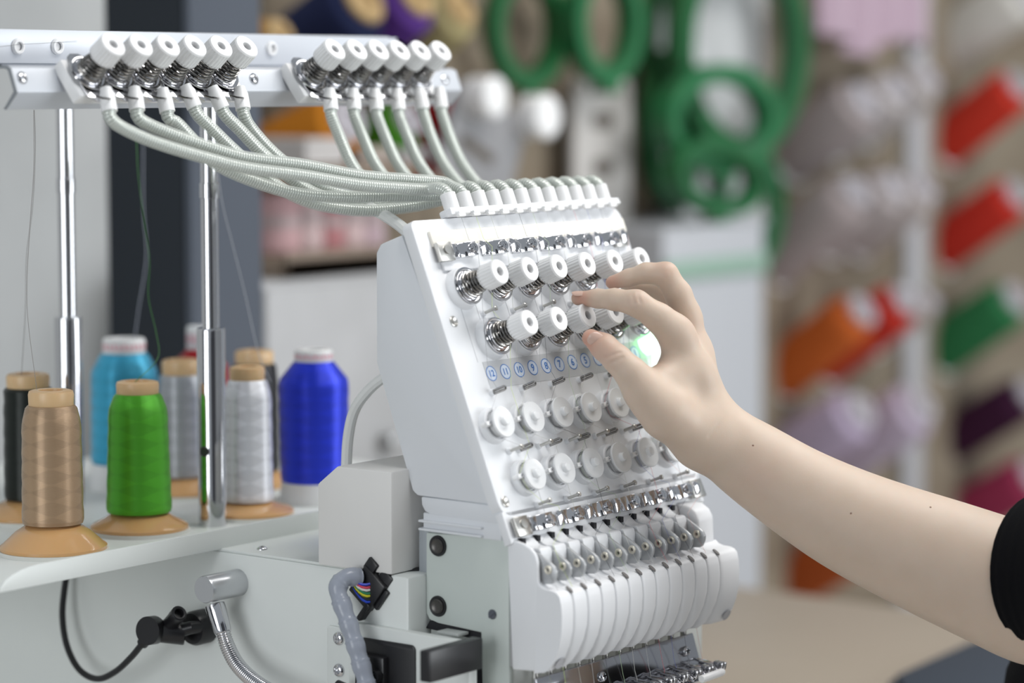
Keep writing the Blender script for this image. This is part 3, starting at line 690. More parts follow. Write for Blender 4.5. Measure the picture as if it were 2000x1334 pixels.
part('cable_strain_relief', G().tube([pl(290, 1243, 0, -.157), pl(278, 1257, 0, -.157)], .0046, 14), BLACK, parent=las)
# ------------------------------------------------------------------ thread cones on the tray
def thread_mat(name, c, rough=.38, band=True, sheen=.0):
    m = bpy.data.materials.new(name); m.use_nodes = True; nt = m.node_tree; b = nt.nodes['Principled BSDF']
    b.inputs['Roughness'].default_value = rough; b.inputs['Specular IOR Level'].default_value = .6; b.inputs['Metallic'].default_value = .4
    b.inputs['Anisotropic'].default_value = .75; b.inputs['Anisotropic Rotation'].default_value = .25; tg = nt.nodes.new('ShaderNodeTangent'); tg.direction_type = 'RADIAL'; tg.axis = 'Z'; nt.links.new(tg.outputs[0], b.inputs['Tangent'])
    tc = nt.nodes.new('ShaderNodeTexCoord'); sx = nt.nodes.new('ShaderNodeSeparateXYZ'); nt.links.new(tc.outputs['Object'], sx.inputs[0])
    at = nt.nodes.new('ShaderNodeMath'); at.operation = 'ARCTAN2'; nt.links.new(sx.outputs[1], at.inputs[0]); nt.links.new(sx.outputs[0], at.inputs[1])
    # cross-wound yarn: diamond patches from two families of helices
    def wave(k, zf):
        a = nt.nodes.new('ShaderNodeMath'); a.operation = 'MULTIPLY'; a.inputs[1].default_value = k; nt.links.new(at.outputs[0], a.inputs[0])
        z = nt.nodes.new('ShaderNodeMath'); z.operation = 'MULTIPLY'; z.inputs[1].default_value = zf; nt.links.new(sx.outputs[2], z.inputs[0])
        s = nt.nodes.new('ShaderNodeMath'); s.operation = 'ADD'; nt.links.new(a.outputs[0], s.inputs[0]); nt.links.new(z.outputs[0], s.inputs[1])
        q = nt.nodes.new('ShaderNodeMath'); q.operation = 'SINE'; nt.links.new(s.outputs[0], q.inputs[0]); return q
    w1 = wave(2, 260); w2 = wave(-2, 260)
    pr = nt.nodes.new('ShaderNodeMath'); pr.operation = 'MULTIPLY'; nt.links.new(w1.outputs[0], pr.inputs[0]); nt.links.new(w2.outputs[0], pr.inputs[1])
    rp = nt.nodes.new('ShaderNodeValToRGB'); rp.color_ramp.elements[0].position = .46; rp.color_ramp.elements[1].position = .54
    rp.color_ramp.elements[0].color = (*[v * .92 for v in c], 1); rp.color_ramp.elements[1].color = (*[min(1, v * 1.06) for v in c], 1)
    mp = nt.nodes.new('ShaderNodeMath'); mp.operation = 'MULTIPLY_ADD'; mp.inputs[1].default_value = .5; mp.inputs[2].default_value = .5; nt.links.new(pr.outputs[0], mp.inputs[0]); nt.links.new(mp.outputs[0], rp.inputs[0])
    nt.links.new(rp.outputs[0], b.inputs['Base Color'])
    # fine yarn lines
    yl = nt.nodes.new('ShaderNodeMath'); yl.operation = 'MULTIPLY'; yl.inputs[1].default_value = 9000; nt.links.new(sx.outputs[2], yl.inputs[0])
    ys = nt.nodes.new('ShaderNodeMath'); ys.operation = 'SINE'; nt.links.new(yl.outputs[0], ys.inputs[0])
    ad = nt.nodes.new('ShaderNodeMath'); ad.operation = 'MULTIPLY_ADD'; ad.inputs[1].default_value = 2.0; nt.links.new(pr.outputs[0], ad.inputs[0]); nt.links.new(ys.outputs[0], ad.inputs[2])
    bp = nt.nodes.new('ShaderNodeBump'); bp.inputs['Strength'].default_value = .25; bp.inputs['Distance'].default_value = .0003
    nt.links.new(ad.outputs[0], bp.inputs['Height']); nt.links.new(bp.outputs['Normal'], b.inputs['Normal'])
    return m
def cone(label, x, y, col, r0, r1, hb, h, big=False, rb=.040, ct=.015, rt=.0165, thread=None, zbase=TZ, capm=None, basem=None):
    """amber cone: flared base hb high, yarn from hb to h, cap on top"""
    c = empty('thread_cone', (x, y, zbase)); tag(c, label, 'thread cone', 'thread cones standing on the tray')
    M = T_((x, y, zbase))
    if not big:
        add('foam_pad', G().lathe([(0, 0), (rb * 1.03, 0), (rb * 1.03, .003), (0, .003)], 40).mesh('foam_pad', FOAM), None, c, M)
        add('cone_base', G().lathe([(0, .0031), (rb, .0031), (rb, .0055), (rb * .93, .0075), (rb * .70, hb * .72), (r0 * .80, hb), (0, hb)], 48).mesh('cone_base', CORK), None, c, M)
        add('cone_cap', G().lathe([(rt * .9, h - .004), (rt, h - .001), (rt * 1.02, h + ct * .7), (rt * .98, h + ct * .92), (rt * .85, h + ct), (rt * .55, h + ct), (rt * .5, h + ct * .4), (0, h + ct * .4)], 40).mesh('cone_cap', capm or CORKT), None, c, M)
    else:
        add('cone_base', G().lathe([(0, 0), (r0 * 1.02, 0), (r0 * 1.05, .003), (r0 * .98, hb), (0, hb)], 48).mesh('cone_base', WBASE), None, c, M)
        cp = add('cone_cap', G().lathe([(rt * .9, h - .004), (rt, h), (rt, h + ct * .85), (rt * .93, h + ct), (rt * .6, h + ct), (rt * .55, h + ct * .3), (0, h + ct * .3)], 40).mesh('cone_cap', WBASE), None, c, M)
        g = G()
        for k in range(26):
            a0 = 2 * math.pi * k / 26; a1 = a0 + .15
            zz0, zz1 = h + ct * .25, h + ct * .68
            g.raw([(rt * 1.012 * math.cos(a0), rt * 1.012 * math.sin(a0), zz0), (rt * 1.012 * math.cos(a1), rt * 1.012 * math.sin(a1), zz0), (rt * 1.012 * math.cos(a1), rt * 1.012 * math.sin(a1), zz1 - .0015 * (k % 2)), (rt * 1.012 * math.cos(a0), rt * 1.012 * math.sin(a0), zz1)], [(0, 1, 2, 3)])
        add('cap_print', g.mesh('cap_print', mat('pink_print', (.75, .40, .45), .5), 0), None, cp, M)
    sh = .015 if not big else .020
    prof = [(0, hb + .0002), (r0 * .97, hb + .0002), (r0, hb + .003)]
    for i in range(14):
        f = i / 13; prof.append((r0 + (r1 - r0) * f + .00025 * math.sin(i * 2.2), hb + .003 + (h - sh - hb - .003) * f))
    prof += [(r1 * .97, h - sh * .75), (rt * 1.16, h - .0025), (rt * 1.05, h - .0005), (rt * .9, h)]
    add('yarn', G().lathe(prof, 64).mesh('yarn', thread_mat('yarn_' + label[:12].replace(' ', '_'), col)), None, c, M)
    return c
cone('tan brown thread cone at the front of the tray, nearest the tray corner', -.2205, .2675, (.42, .285, .175), .0232, .0222, .0225, .1125, rb=.0405, ct=.011, rt=.0168)
cone('bright green thread cone beside the tan one', -.1145, .2820, (.09, .45, .022), .0258, .0232, .0165, .1105, rb=.0385, ct=.0095, rt=.0165)
cone('dark charcoal green thread cone behind the tan one at picture edge', -.1245, .3960, (.010, .014, .011), .0205, .0200, .0175, .1085, rb=.040, ct=.011, rt=.0172)
cone('pure white thread cone between the front pole and the royal blue one', -.0050, .2660, (.80, .81, .86), .0205, .0195, .0130, .1130, rb=.037, ct=.0105, rt=.0142)
cone('silver grey thread cone half hidden behind the front pole', .0480, .3920, (.42, .44, .47), .0215, .0205, .0165, .1045, rb=.040, ct=.0125, rt=.0160)
cone('black thread cone between the white and the blue ones', .1150, .3680, (.008, .008, .012), .0215, .0205, .0165, .1100, rb=.038, ct=.011, rt=.0165)
cone('sky blue large thread cone with a white printed cap', .0440, .4560, (.05, .40, .62), .0300, .0292, .0230, .1195, True, ct=.0125, rt=.0185)
cone('royal blue large thread cone with a white printed cap', .0860, .2740, (.012, .036, .64), .0285, .0295, .0180, .1200, True, ct=.0095, rt=.0160)
cone('deep red large thread cone mostly hidden behind the front pole', .1350, .4540, (.40, .008, .015), .0270, .0265, .0230, .1160, True, ct=.020, rt=.0105)
# threads hanging from the guide rail to the cones
def hang(name, label, ctrl, c, r=.00022):
    o = add(name, G().tube(resample(spline(ctrl, 12), .004), r, 5).mesh(name, mat('hang_' + label[:10].replace(' ', '_'), c, .6)))
    tag(o, label, 'thread', 'threads rising from the cones'); return o
hang('hanging_thread', 'thin dark thread rising from the charcoal cone', [pl(67, 215, 1, .30), pl(69, 290, 1, .31), pl(64, 400, 1, .33), pl(52, 500, 1, .35), pl(50, 600, 1, .36), pl(42, 733, 1, .368)], (.22, .20, .19))
hang('hanging_thread', 'thin grey thread rising to the rail above the tan cone', [pl(66, 215, 1, .26), pl(66, 330, 1, .26), pl(58, 450, 1, .27), pl(53, 600, 1, .275), pl(72, 762, 1, .279)], (.30, .28, .27))
hang('hanging_thread', 'green thread rising from the bright green cone', [pl(266, 250, 1, .35), pl(270, 340, 1, .34), pl(283, 440, 1, .33), pl(292, 510, 1, .32), pl(290, 580, 1, .31), pl(305, 650, 1, .30), pl(308, 700, 1, .29), pl(262, 748, 1, .282)], (.06, .20, .05), .00035)
hang('hanging_thread', 'pale thread crossing the green one in front of the dark post', [pl(280, 240, 1, .45), pl(280, 400, 1, .45), pl(286, 500, 1, .45), pl(270, 610, 1, .45), pl(262, 690, 1, .45), pl(274, 745, 1, .44)], (.30, .32, .38), .00045)
hang('hanging_thread', 'white thread slanting down beside the front pole', [pl(425, 330, 1, .29), pl(435, 400, 1, .29), pl(455, 480, 1, .29), pl(480, 580, 1, .29), pl(505, 690, 1, .29), pl(528, 745, 1, .29)], (.52, .54, .58), .0004)
# ------------------------------------------------------------------ person: hand and forearm
def lc(x, y, d): return np.array([(x - 1000) / F * d, -(y - 667) / F * d, d])
FRM = Matrix(((CR.x, CU.x, CD.x, CC.x), (CR.y, CU.y, CD.y, CC.y), (CR.z, CU.z, CD.z, CC.z), (0, 0, 0, 1)))
R_ = 2.03 / F    # metres per pixel near the hand
HS = .0014
lo = np.array([.035, -.275, 1.905]); hi = np.array([.445, .072, 2.155])
nx, ny, nz = [int((hi[i] - lo[i]) / HS) + 1 for i in range(3)]
gx = (lo[0] + HS * np.arange(nx)).astype(np.float32); gy = (lo[1] + HS * np.arange(ny)).astype(np.float32); gz = (lo[2] + HS * np.arange(nz)).astype(np.float32)
BIG = np.float32(.05)
def field(): return np.full((nx, ny, nz), BIG, np.float32)
def smin(a, b, k):
    h = np.clip(.5 + .5 * (b - a) / k, 0, 1); return b + (a - b) * h - k * h * (1 - h)
def cone_into(fld, a, ra, b, rb, k=.004, sz=1.0):
    """round cone a..b smooth-merged into the field"""
    m_ = max(ra, rb) + .022
    l_ = np.minimum(a, b) - m_; h_ = np.maximum(a, b) + m_
    i0 = [max(0, int((l_[i] - lo[i]) / HS)) for i in range(3)]; i1 = [min((nx, ny, nz)[i], int((h_[i] - lo[i]) / HS) + 2) for i in range(3)]
    if any(i1[i] <= i0[i] for i in range(3)): return
    X = gx[i0[0]:i1[0], None, None] - a[0]; Y = gy[None, i0[1]:i1[1], None] - a[1]; Z = (gz[None, None, i0[2]:i1[2]] - a[2])
    d = (b - a).astype(np.float32); dd = float(d @ d) + 1e-12
    t = np.clip((X * d[0] + Y * d[1] + Z * d[2]) / dd, 0, 1)
    dist = np.sqrt((X - t * d[0]) ** 2 + (Y - t * d[1]) ** 2 + ((Z - t * d[2]) / sz) ** 2) - (ra + (rb - ra) * t)
    sl = (slice(i0[0], i1[0]), slice(i0[1], i1[1]), slice(i0[2], i1[2]))
    fld[sl] = smin(fld[sl], np.minimum(dist, BIG).astype(np.float32), k)
def chain(pts, k=.004, sz=1.0):
    f = field()
    for (p, q) in zip(pts, pts[1:]): cone_into(f, lc(*p[:3]), p[3] * R_, lc(*q[:3]), q[3] * R_, k, sz)
    return f
palm = field()
def pc_(a, b, k=.012, sz=1.0): cone_into(palm, lc(*a[:3]), a[3] * R_, lc(*b[:3]), b[3] * R_, k, sz)
# forearm
ARM = [(1392, 848, 2.035, 62), (1464, 899, 2.035, 77), (1560, 962, 2.03, 87), (1654, 1014, 2.025, 98), (1750, 1057, 2.02, 107), (1846, 1096, 2.015, 116), (1943, 1135, 2.01, 123), (2030, 1172, 2.005, 128)]
_as = [np.array(q, float) for q in ([tuple(2 * np.array(ARM[0]) - np.array(ARM[1]))] + ARM + [tuple(2 * np.array(ARM[-1]) - np.array(ARM[-2]))])]
ARMS = []
for i in range(1, len(_as) - 2):
    for t in (0, .25, .5, .75):
        a_, b_, c_, d_ = _as[i - 1:i + 3]; ARMS.append(.5 * (2 * b_ + (c_ - a_) * t + (2 * a_ - 5 * b_ + 4 * c_ - d_) * t * t + (3 * b_ - a_ - 3 * c_ + d_) * t ** 3))
ARMS.append(_as[-2])
for a, b in zip(ARMS, ARMS[1:]): pc_(a, b, .004, .9)
# metacarpals
pc_((1386, 838, 2.035, 56), (1352, 735, 2.030, 42), .016)
pc_((1352, 735, 2.030, 42), (1318, 648, 2.022, 31), .012)
pc_((1390, 830, 2.048, 46), (1352, 690, 2.052, 36)); pc_((1352, 690, 2.052, 36), (1338, 615, 2.052, 27))
pc_((1394, 835, 2.062, 44), (1350, 690, 2.075, 34)); pc_((1394, 840, 2.070, 40), (1345, 715, 2.092, 31))
# thumb base (thenar) and web
pc_((1366, 856, 2.025, 56), (1300, 806, 2.005, 46), .016)
pc_((1300, 806, 2.005, 46), (1258, 765, 1.998, 36), .010)
pc_((1310, 790, 2.012, 34), (1318, 722, 2.024, 30), .012)
pc_((1318, 735, 2.020, 30), (1292, 738, 2.010, 26), .010)
fi = chain([(1326, 656, 2.024, 31), (1288, 622, 2.016, 28), (1243, 592, 2.012, 25), (1200, 585, 2.018, 20.5), (1168, 583, 2.028, 18), (1129, 583, 2.037, 14.5)])
fm = chain([(1342, 622, 2.052, 29), (1325, 575, 2.050, 26), (1300, 536, 2.048, 24), (1262, 533, 2.050, 19.5), (1228, 543, 2.056, 17), (1196, 552, 2.064, 14.5)])
fr = chain([(1352, 680, 2.078, 29), (1330, 615, 2.080, 25), (1296, 566, 2.080, 22), (1260, 562, 2.086, 19), (1226, 566, 2.094, 15)])
fp = chain([(1346, 712, 2.096, 26), (1330, 650, 2.104, 21), (1312, 610, 2.106, 18), (1282, 602, 2.110, 15), (1262, 612, 2.114, 13)])
th = chain([(1268, 774, 1.999, 37), (1232, 728, 1.994, 30.5), (1206, 702, 1.995, 27), (1180, 678, 2.000, 25.5), (1154, 660, 2.008, 18)])
hand = palm.copy()
out = None
for f_, k_ in ((fi, .009), (fm, .007), (fr, .006), (fp, .006), (th, .010)):
    g_ = smin(palm, f_, np.float32(k_)); out = g_ if out is None else np.minimum(out, g_)
V = out
def surface_nets(V):
    s = V < 0
    c = [s[i:nx - 1 + i, j:ny - 1 + j, k:nz - 1 + k] for i in (0, 1) for j in (0, 1) for k in (0, 1)]
    cnt = sum(x.astype(np.int8) for x in c); act = (cnt > 0) & (cnt < 8)
    idx = np.full(act.shape, -1, np.int64); ii = np.argwhere(act); idx[act] = np.arange(len(ii))
    acc = np.zeros((len(ii), 3)); num = np.zeros(len(ii))
    cor = [(i, j, k) for i in (0, 1) for j in (0, 1) for k in (0, 1)]
    for a in range(8):
        for b in range(a + 1, 8):
            if sum(abs(cor[a][q] - cor[b][q]) for q in range(3)) != 1: continue
            va = V[ii[:, 0] + cor[a][0], ii[:, 1] + cor[a][1], ii[:, 2] + cor[a][2]]; vb = V[ii[:, 0] + cor[b][0], ii[:, 1] + cor[b][1], ii[:, 2] + cor[b][2]]
            m = (va < 0) != (vb < 0); t = np.where(m, va / np.where(m, va - vb, 1), 0)
            p = np.array(cor[a])[None] + t[:, None] * (np.array(cor[b]) - np.array(cor[a]))[None]
            acc += p * m[:, None]; num += m
    P = lo + HS * (ii + acc / num[:, None])
    F_ = []
    for ax in range(3):
        a1, a2 = (ax + 1) % 3, (ax + 2) % 3
        sl0 = [slice(1, -1)] * 3; sl1 = [slice(1, -1)] * 3; sl0[ax] = slice(0, -1); sl1[ax] = slice(1, None)
        m = s[tuple(sl0)] != s[tuple(sl1)]; e = np.argwhere(m)
        off = np.array([1, 1, 1]); off[ax] = 0; e = e + off
        flip = s[e[:, 0], e[:, 1], e[:, 2]]
        def at(d1, d2):
            q = e.copy(); q[:, a1] -= d1; q[:, a2] -= d2; return idx[q[:, 0], q[:, 1], q[:, 2]]
        quad = np.stack([at(1, 1), at(0, 1), at(0, 0), at(1, 0)], 1)
        quad[~flip] = quad[~flip][:, ::-1]; F_.append(quad)
    F_ = np.concatenate(F_); F_ = F_[(F_ >= 0).all(1)]
    return P, F_
PV, PF = surface_nets(V)
# relax the surface a little
E_ = np.concatenate([PF[:, [0, 1]], PF[:, [1, 2]], PF[:, [2, 3]], PF[:, [3, 0]]])
for _ in range(6):
    sm = np.zeros_like(PV); ct_ = np.zeros(len(PV))
    np.add.at(sm, E_[:, 0], PV[E_[:, 1]]); np.add.at(ct_, E_[:, 0], 1); np.add.at(sm, E_[:, 1], PV[E_[:, 0]]); np.add.at(ct_, E_[:, 1], 1)
    PV = PV + .5 * (sm / np.maximum(ct_, 1)[:, None] - PV)
# fine creases: finger joints, wrist, thumb joint
def crease(a, b, depth, wdt):
    global PV
    A, B = lc(*a), lc(*b); d = B - A; t = np.clip(((PV - A) @ d) / (d @ d), 0, 1); q = PV - A - t[:, None] * d; q[:, 2] *= .25
    r = np.sqrt((q ** 2).sum(1)); wgt = np.exp(-(r / wdt) ** 2) * (PV[:, 2] < A[2] + .012)
    PV[:, 2] += wgt * depth
for (a, b) in [((1222, 572, 2.00), (1226, 594, 2.00)), ((1234, 569, 2.00), (1240, 592, 2.00)), ((1246, 572, 2.00), (1250, 590, 2.00)),
               ((1176, 700, 1.985), (1212, 688, 1.985)), ((1186, 712, 1.985), (1216, 698, 1.985)),
               ((1428, 800, 2.01), (1385, 852, 2.0)), ((1248, 700, 1.99), (1280, 712, 1.99)), ((1283, 705, 2.0), (1292, 690, 2.0))]:
    crease(a, b, .0009, .0011)
me = bpy.data.meshes.new('hand_and_forearm'); me.from_pydata(PV.tolist(), [], PF.tolist()); me.shade_smooth()
# redness where blood shows: finger tips, knuckles, web of the thumb
red = np.zeros(len(PV))
for (x_, y_, d_, r_, a_) in [(1135, 583, 2.03, 24, .9), (1150, 662, 2.0, 34, 1.0), (1192, 690, 1.99, 26, .35), (1196, 552, 2.06, 26, .8), (1243, 580, 2.0, 24, .18), (1298, 520, 2.04, 26, .25), (1275, 705, 2.01, 20, .5), (1345, 640, 2.03, 36, .15), (1480, 930, 2.0, 50, .15)]:
    q = PV - lc(x_, y_, d_); red += a_ * np.exp(-((q ** 2).sum(1)) / (r_ * R_) ** 2)
red = np.clip(red, 0, 1)
at_ = me.attributes.new('red', 'FLOAT', 'POINT'); at_.data.foreach_set('value', red.astype(np.float32))
def skin_mat():
    m = bpy.data.materials.new('skin'); m.use_nodes = True; nt = m.node_tree; b = nt.nodes['Principled BSDF']
    b.inputs['Roughness'].default_value = .5; b.inputs['Specular IOR Level'].default_value = .35
    b.inputs['Subsurface Weight'].default_value = .3; b.inputs['Subsurface Radius'].default_value = (1, .35, .2); b.inputs['Subsurface Scale'].default_value = .004
    a = nt.nodes.new('ShaderNodeAttribute'); a.attribute_name = 'red'
    tc = nt.nodes.new('ShaderNodeTexCoord'); n = nt.nodes.new('ShaderNodeTexNoise'); n.inputs['Scale'].default_value = 60; n.inputs['Detail'].default_value = 6
    nt.links.new(tc.outputs['Object'], n.inputs['Vector'])
    m0 = nt.nodes.new('ShaderNodeMix'); m0.data_type = 'RGBA'; m0.inputs[6].default_value = (.525, .408, .32, 1); m0.inputs[7].default_value = (.58, .465, .375, 1); nt.links.new(n.outputs['Fac'], m0.inputs[0])
    m1 = nt.nodes.new('ShaderNodeMix'); m1.data_type = 'RGBA'; m1.inputs[7].default_value = (.52, .28, .21, 1); nt.links.new(a.outputs['Fac'], m1.inputs[0]); nt.links.new(m0.outputs[2], m1.inputs[6])
    nt.links.new(m1.outputs[2], b.inputs['Base Color'])
    n2 = nt.nodes.new('ShaderNodeTexVoronoi'); n2.inputs['Scale'].default_value = 900; nt.links.new(tc.outputs['Object'], n2.inputs['Vector'])
    bp = nt.nodes.new('ShaderNodeBump'); bp.inputs['Strength'].default_value = .10; bp.inputs['Distance'].default_value = .0002; nt.links.new(n2.outputs['Distance'], bp.inputs['Height']); nt.links.new(bp.outputs['Normal'], b.inputs['Normal'])
    return m
SKIN = skin_mat()
person = empty('person', FRM @ Vector(lc(1700, 1040, 2.02).tolist())); tag(person, 'bare arm in a black short sleeve, turning a white tension knob', 'person')
hand_o = add('hand_and_forearm', me, SKIN, person, FRM)
# nails
NAIL = mat('nail', (.56, .385, .315), .25, spec=.5)
def nail(px_, py_, d, ax, nrm, rx, ry, rz):
    p = FRM @ Vector(lc(px_, py_, d).tolist())
    n_ = (CR * nrm[0] + CU * nrm[1] + CD * nrm[2]).normalized(); a_ = (CR * ax[0] + CU * ax[1] + CD * ax[2])
    M = zframe(p, n_, a_)
    g = G(); prof = [(math.cos(t), math.sin(t)) for t in [math.pi / 2 * k / 6 for k in range(7)]]
    vs = []; fs = []; n2 = 20
    for k, (c, s_) in enumerate(prof):
        for i in range(n2):
            a = 2 * math.pi * i / n2; e = 2.6
            cx = math.copysign(abs(math.cos(a)) ** (2 / e), math.cos(a)); cy = math.copysign(abs(math.sin(a)) ** (2 / e), math.sin(a))
            u_, v_ = cx * c, cy * c
            vs.append((u_ * rx, v_ * ry, s_ * rz - .35 * ry * (v_ ** 2)))
    for k in range(6):
        for i in range(n2): fs.append((k * n2 + i, k * n2 + (i + 1) % n2, (k + 1) * n2 + (i + 1) % n2, (k + 1) * n2 + i))
    add('nail', g.raw(vs, fs).mesh('nail', NAIL, 60), None, person, M)
nail(1165, 666, 1.9940, (-.8, .50, .12), (-.10, -.32, -1), .0070, .0058, .0012)
nail(1131, 571, 2.0325, (-1, .05, .1), (-.05, 1, -.35), .0056, .0042, .0009)
# small moles on the forearm
for (x_, y_) in ((1473, 868), (1660, 998), (1815, 987)):
    d0 = 2.0
    q = [a for a in ARM]
    ray_o, ray_d = CC, ray(x_, y_).normalized()
    # nearest skin vertex along the ray
    L = PV - 0; px2 = 1000 + F * L[:, 0] / L[:, 2]; py2 = 667 - F * L[:, 1] / L[:, 2]
    k = np.where((abs(px2 - x_) < 5) & (abs(py2 - y_) < 5))[0]
    if len(k):
        v = PV[k[np.argmin(PV[k, 2])]]
        add('mole', G().lathe([(0, .0003), (.0005, .0002), (.0008, 0)], 10).mesh('mole', mat('mole_brown', (.22, .12, .08), .6)), None, person, FRM @ T_(Vector(v.tolist())) @ Matrix.Rotation(math.pi, 4, 'X'))
# black sleeve and shirt
CLOTH = mat('black_jersey', (.004, .004, .005), .9, spec=.1, bump=.4, bscale=1500)
def LV(x, y, d): return FRM @ Vector(lc(x, y, d).tolist())
sl = spline([LV(2024, 1114, 2.0), LV(2060, 1116, 1.988), LV(2130, 1122, 1.968), LV(2260, 1135, 1.95), LV(2420, 1120, 1.97)], 8)
part('sleeve', G().tube(sl, lambda i: (.0555 + .0004 * i + .0007 * math.sin(i * 1.7)), 36, caps=False), CLOTH, parent=person, smooth=60)
sb = spline([LV(2420, 1000, 2.10), LV(2365, 1200, 2.12), LV(2310, 1450, 2.14), LV(2300, 1750, 2.16), LV(2310, 2100, 2.18)], 8)
part('shirt', G().tube(sb, lambda i: .085 + .0042 * min(i, 14) , 36), CLOTH, parent=person, smooth=60)
# ------------------------------------------------------------------ background: thread display
CAPG = mat('spool_cap_grey', (.40, .38, .41), .5)
def spool_meshes(r, L):
    body = lambda m: G().lathe([(0, .012), (r * .99, .012), (r, .016), (r * .97, L * .80), (r * .90, L * .90), (r * .62, L * .965), (0, L * .965)], 32).mesh('yarn', m)
    core = G().lathe([(0, 0), (r * 1.04, 0), (r * 1.04, .010), (r * .9, .012), (0, .012)], 28).mesh('spool_base', WBASE)
    end = G().lathe([(r * .60, L * .955), (r * .64, L), (r * .58, L * 1.02), (r * .30, L * 1.02), (r * .26, L * .98), (0, L * .98)], 28).mesh('spool_cap', CAPG)
    return body, core, end
PEGM = mat('peg_steel', (.5, .5, .5), .35, metal=.9)
def wall_spool(label, px_, py_, col, r=.036, L=.150, tilt=36, capm=None, off=.125):
    """cone on a peg of the back board; px_, py_ is the middle of its free end"""
    e = pl(px_, py_, 1, YW - off - .02)
    d = Vector((0, -math.cos(math.radians(tilt)), math.sin(math.radians(tilt))))
    b = e - d * L
    c = empty('thread_spool', b); tag(c, label, 'thread spool', 'thread spools on the wall board')
    M = zframe(b, d)
    body, core, end = spool_meshes(r, L)
    add('yarn', body(mat('spoolyarn_%d_%d' % (px_, py_), [v * .82 for v in col], .8, spec=.2)), None, c, M); add('spool_base', core, None, c, M)
    add('spool_cap', end, None, c, M)
    if capm: end.materials.clear(); end.materials.append(mat('spool_cap_gold', (.40, .27, .12), .6))
    # the peg is fixed to the board
    pb = b + d * .02; t = (YW - .012 - pb.y) / -d.y
    add('peg', G().tube([pb + d * .03, b, b - d * max(.005, (YW - .015 - b.y) / -d.y * -1)], .004, 10).mesh('peg', PEGM), None, board)
    return c
SP = [
 ('navy blue spool at the top edge, above the guide rail', 712, 0, (.010, .016, .060), .046, .150, 30, 1),
 ('violet spool at the top edge beside the navy one', 815, -8, (.10, .035, .24), .042, .150, 30, 1),
 ('golden ochre spool beside the grey post above the rail', 548, 66, (.42, .22, .06), .030, .150, 26, 1),
 ('pale gold spool at the top edge beside the green hoops', 900, 15, (.42, .36, .18), .038, .140, 30, 1),
 ('orange spool behind the thread tubes under the rail', 682, 232, (.55, .20, .015), .042, .150, 22),
 ('grass green spool behind the thread tubes', 800, 232, (.06, .24, .015), .034, .150, 30),
 ('red spool beside the tilted grey frame', 925, 205, (.42, .018, .020), .040, .150, 32),
 ('greige spool, upper one nearest the green hoops', 1688, 195, (.36, .31, .31), .046, .170, 34),
 ('off-white spool at the upper right, first beside the upper greige one', 1752, 172, (.50, .46, .46), .040, .150, 34),
 ('off-white spool at the upper right, nearest the upper red one', 1815, 150, (.50, .46, .45), .038, .150, 34),
 ('greige spool, second row down nearest the green hoops', 1672, 372, (.40, .34, .34), .044, .200, 38),
 ('cream spool in the second row, first beside the greige one', 1748, 362, (.46, .41, .41), .042, .160, 34),
 ('cream spool in the second row, nearest the lower red one', 1808, 365, (.48, .43, .42), .040, .160, 34),
 ('red spool at the right edge, upper of the two', 1992, 165, (.55, .035, .018), .043, .185, 36),
 ('red spool at the right edge, lower of the two', 1988, 378, (.52, .028, .016), .043, .185, 34),
 ('emerald green spool at the right edge', 1985, 582, (.025, .17, .06), .046, .185, 34),
 ('dark plum spool at the right edge', 2010, 768, (.040, .006, .030), .042, .190, 32),
 ('magenta spool at the right edge above the forearm', 2020, 930, (.30, .03, .08), .046, .150, 32),
 ('orange spool in the third row', 1685, 605, (.56, .12, .022), .042, .195, 37),
 ('scarlet spool in the third row beside the orange one', 1768, 585, (.50, .030, .018), .042, .190, 36),
 ('off-white spool in the third row beside the scarlet one', 1818, 585, (.46, .42, .40), .028, .130, 34),
 ('lilac spool in the fourth row, nearest the white cabinet', 1682, 800, (.52, .43, .58), .046, .195, 33),
 ('lilac spool in the fourth row, nearest the dark plum one', 1800, 790, (.54, .46, .58), .048, .195, 33),
 ('burnt orange spool below the forearm', 1705, 1040, (.42, .085, .018), .044, .200, 33),
 ('ivory spool in the top right corner', 2010, -15, (.66, .64, .60), .048, .200, 28),
]
for a in SP: wall_spool(*a)
# uprights of the display: white strips on the board
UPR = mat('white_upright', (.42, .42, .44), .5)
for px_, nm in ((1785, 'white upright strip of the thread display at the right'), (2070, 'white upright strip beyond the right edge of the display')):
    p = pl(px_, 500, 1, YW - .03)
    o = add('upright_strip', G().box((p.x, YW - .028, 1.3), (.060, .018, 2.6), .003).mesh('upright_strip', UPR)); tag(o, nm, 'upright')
# lilac cloth hanging at the top right
LIL = mat('lilac_cloth', (.44, .33, .40), .8)
p0_, p1_ = pl(1600, 40, 1, YW - .12), pl(1805, 40, 1, YW - .12)
zt, zb = pl(1700, -60, 1, YW - .12).z, pl(1700, 88, 1, YW - .12).z
vs, fs = [], []; N_ = 40
for i in range(N_ + 1):
    f = i / N_; x_ = p0_.x + (p1_.x - p0_.x) * f; y_ = YW - .12 + .018 * math.sin(f * 26)
    zz = zb + .016 * math.sin(f * 9 + 1)
    for (dy, z_) in ((0, zt), (0, zz), (.004, zz), (.004, zt)): vs.append((x_, y_ + dy, z_))
for i in range(N_):
    for j in range(4): fs.append((i * 4 + j, i * 4 + (j + 1) % 4, (i + 1) * 4 + (j + 1) % 4, (i + 1) * 4 + j))
fs += [(0, 1, 2, 3), tuple(N_ * 4 + j for j in range(4))]
tag(add('hanging_cloth', G().raw(vs, fs).mesh('hanging_cloth', LIL, 60)), 'lilac pink cloth hanging above the greige spools', 'cloth')
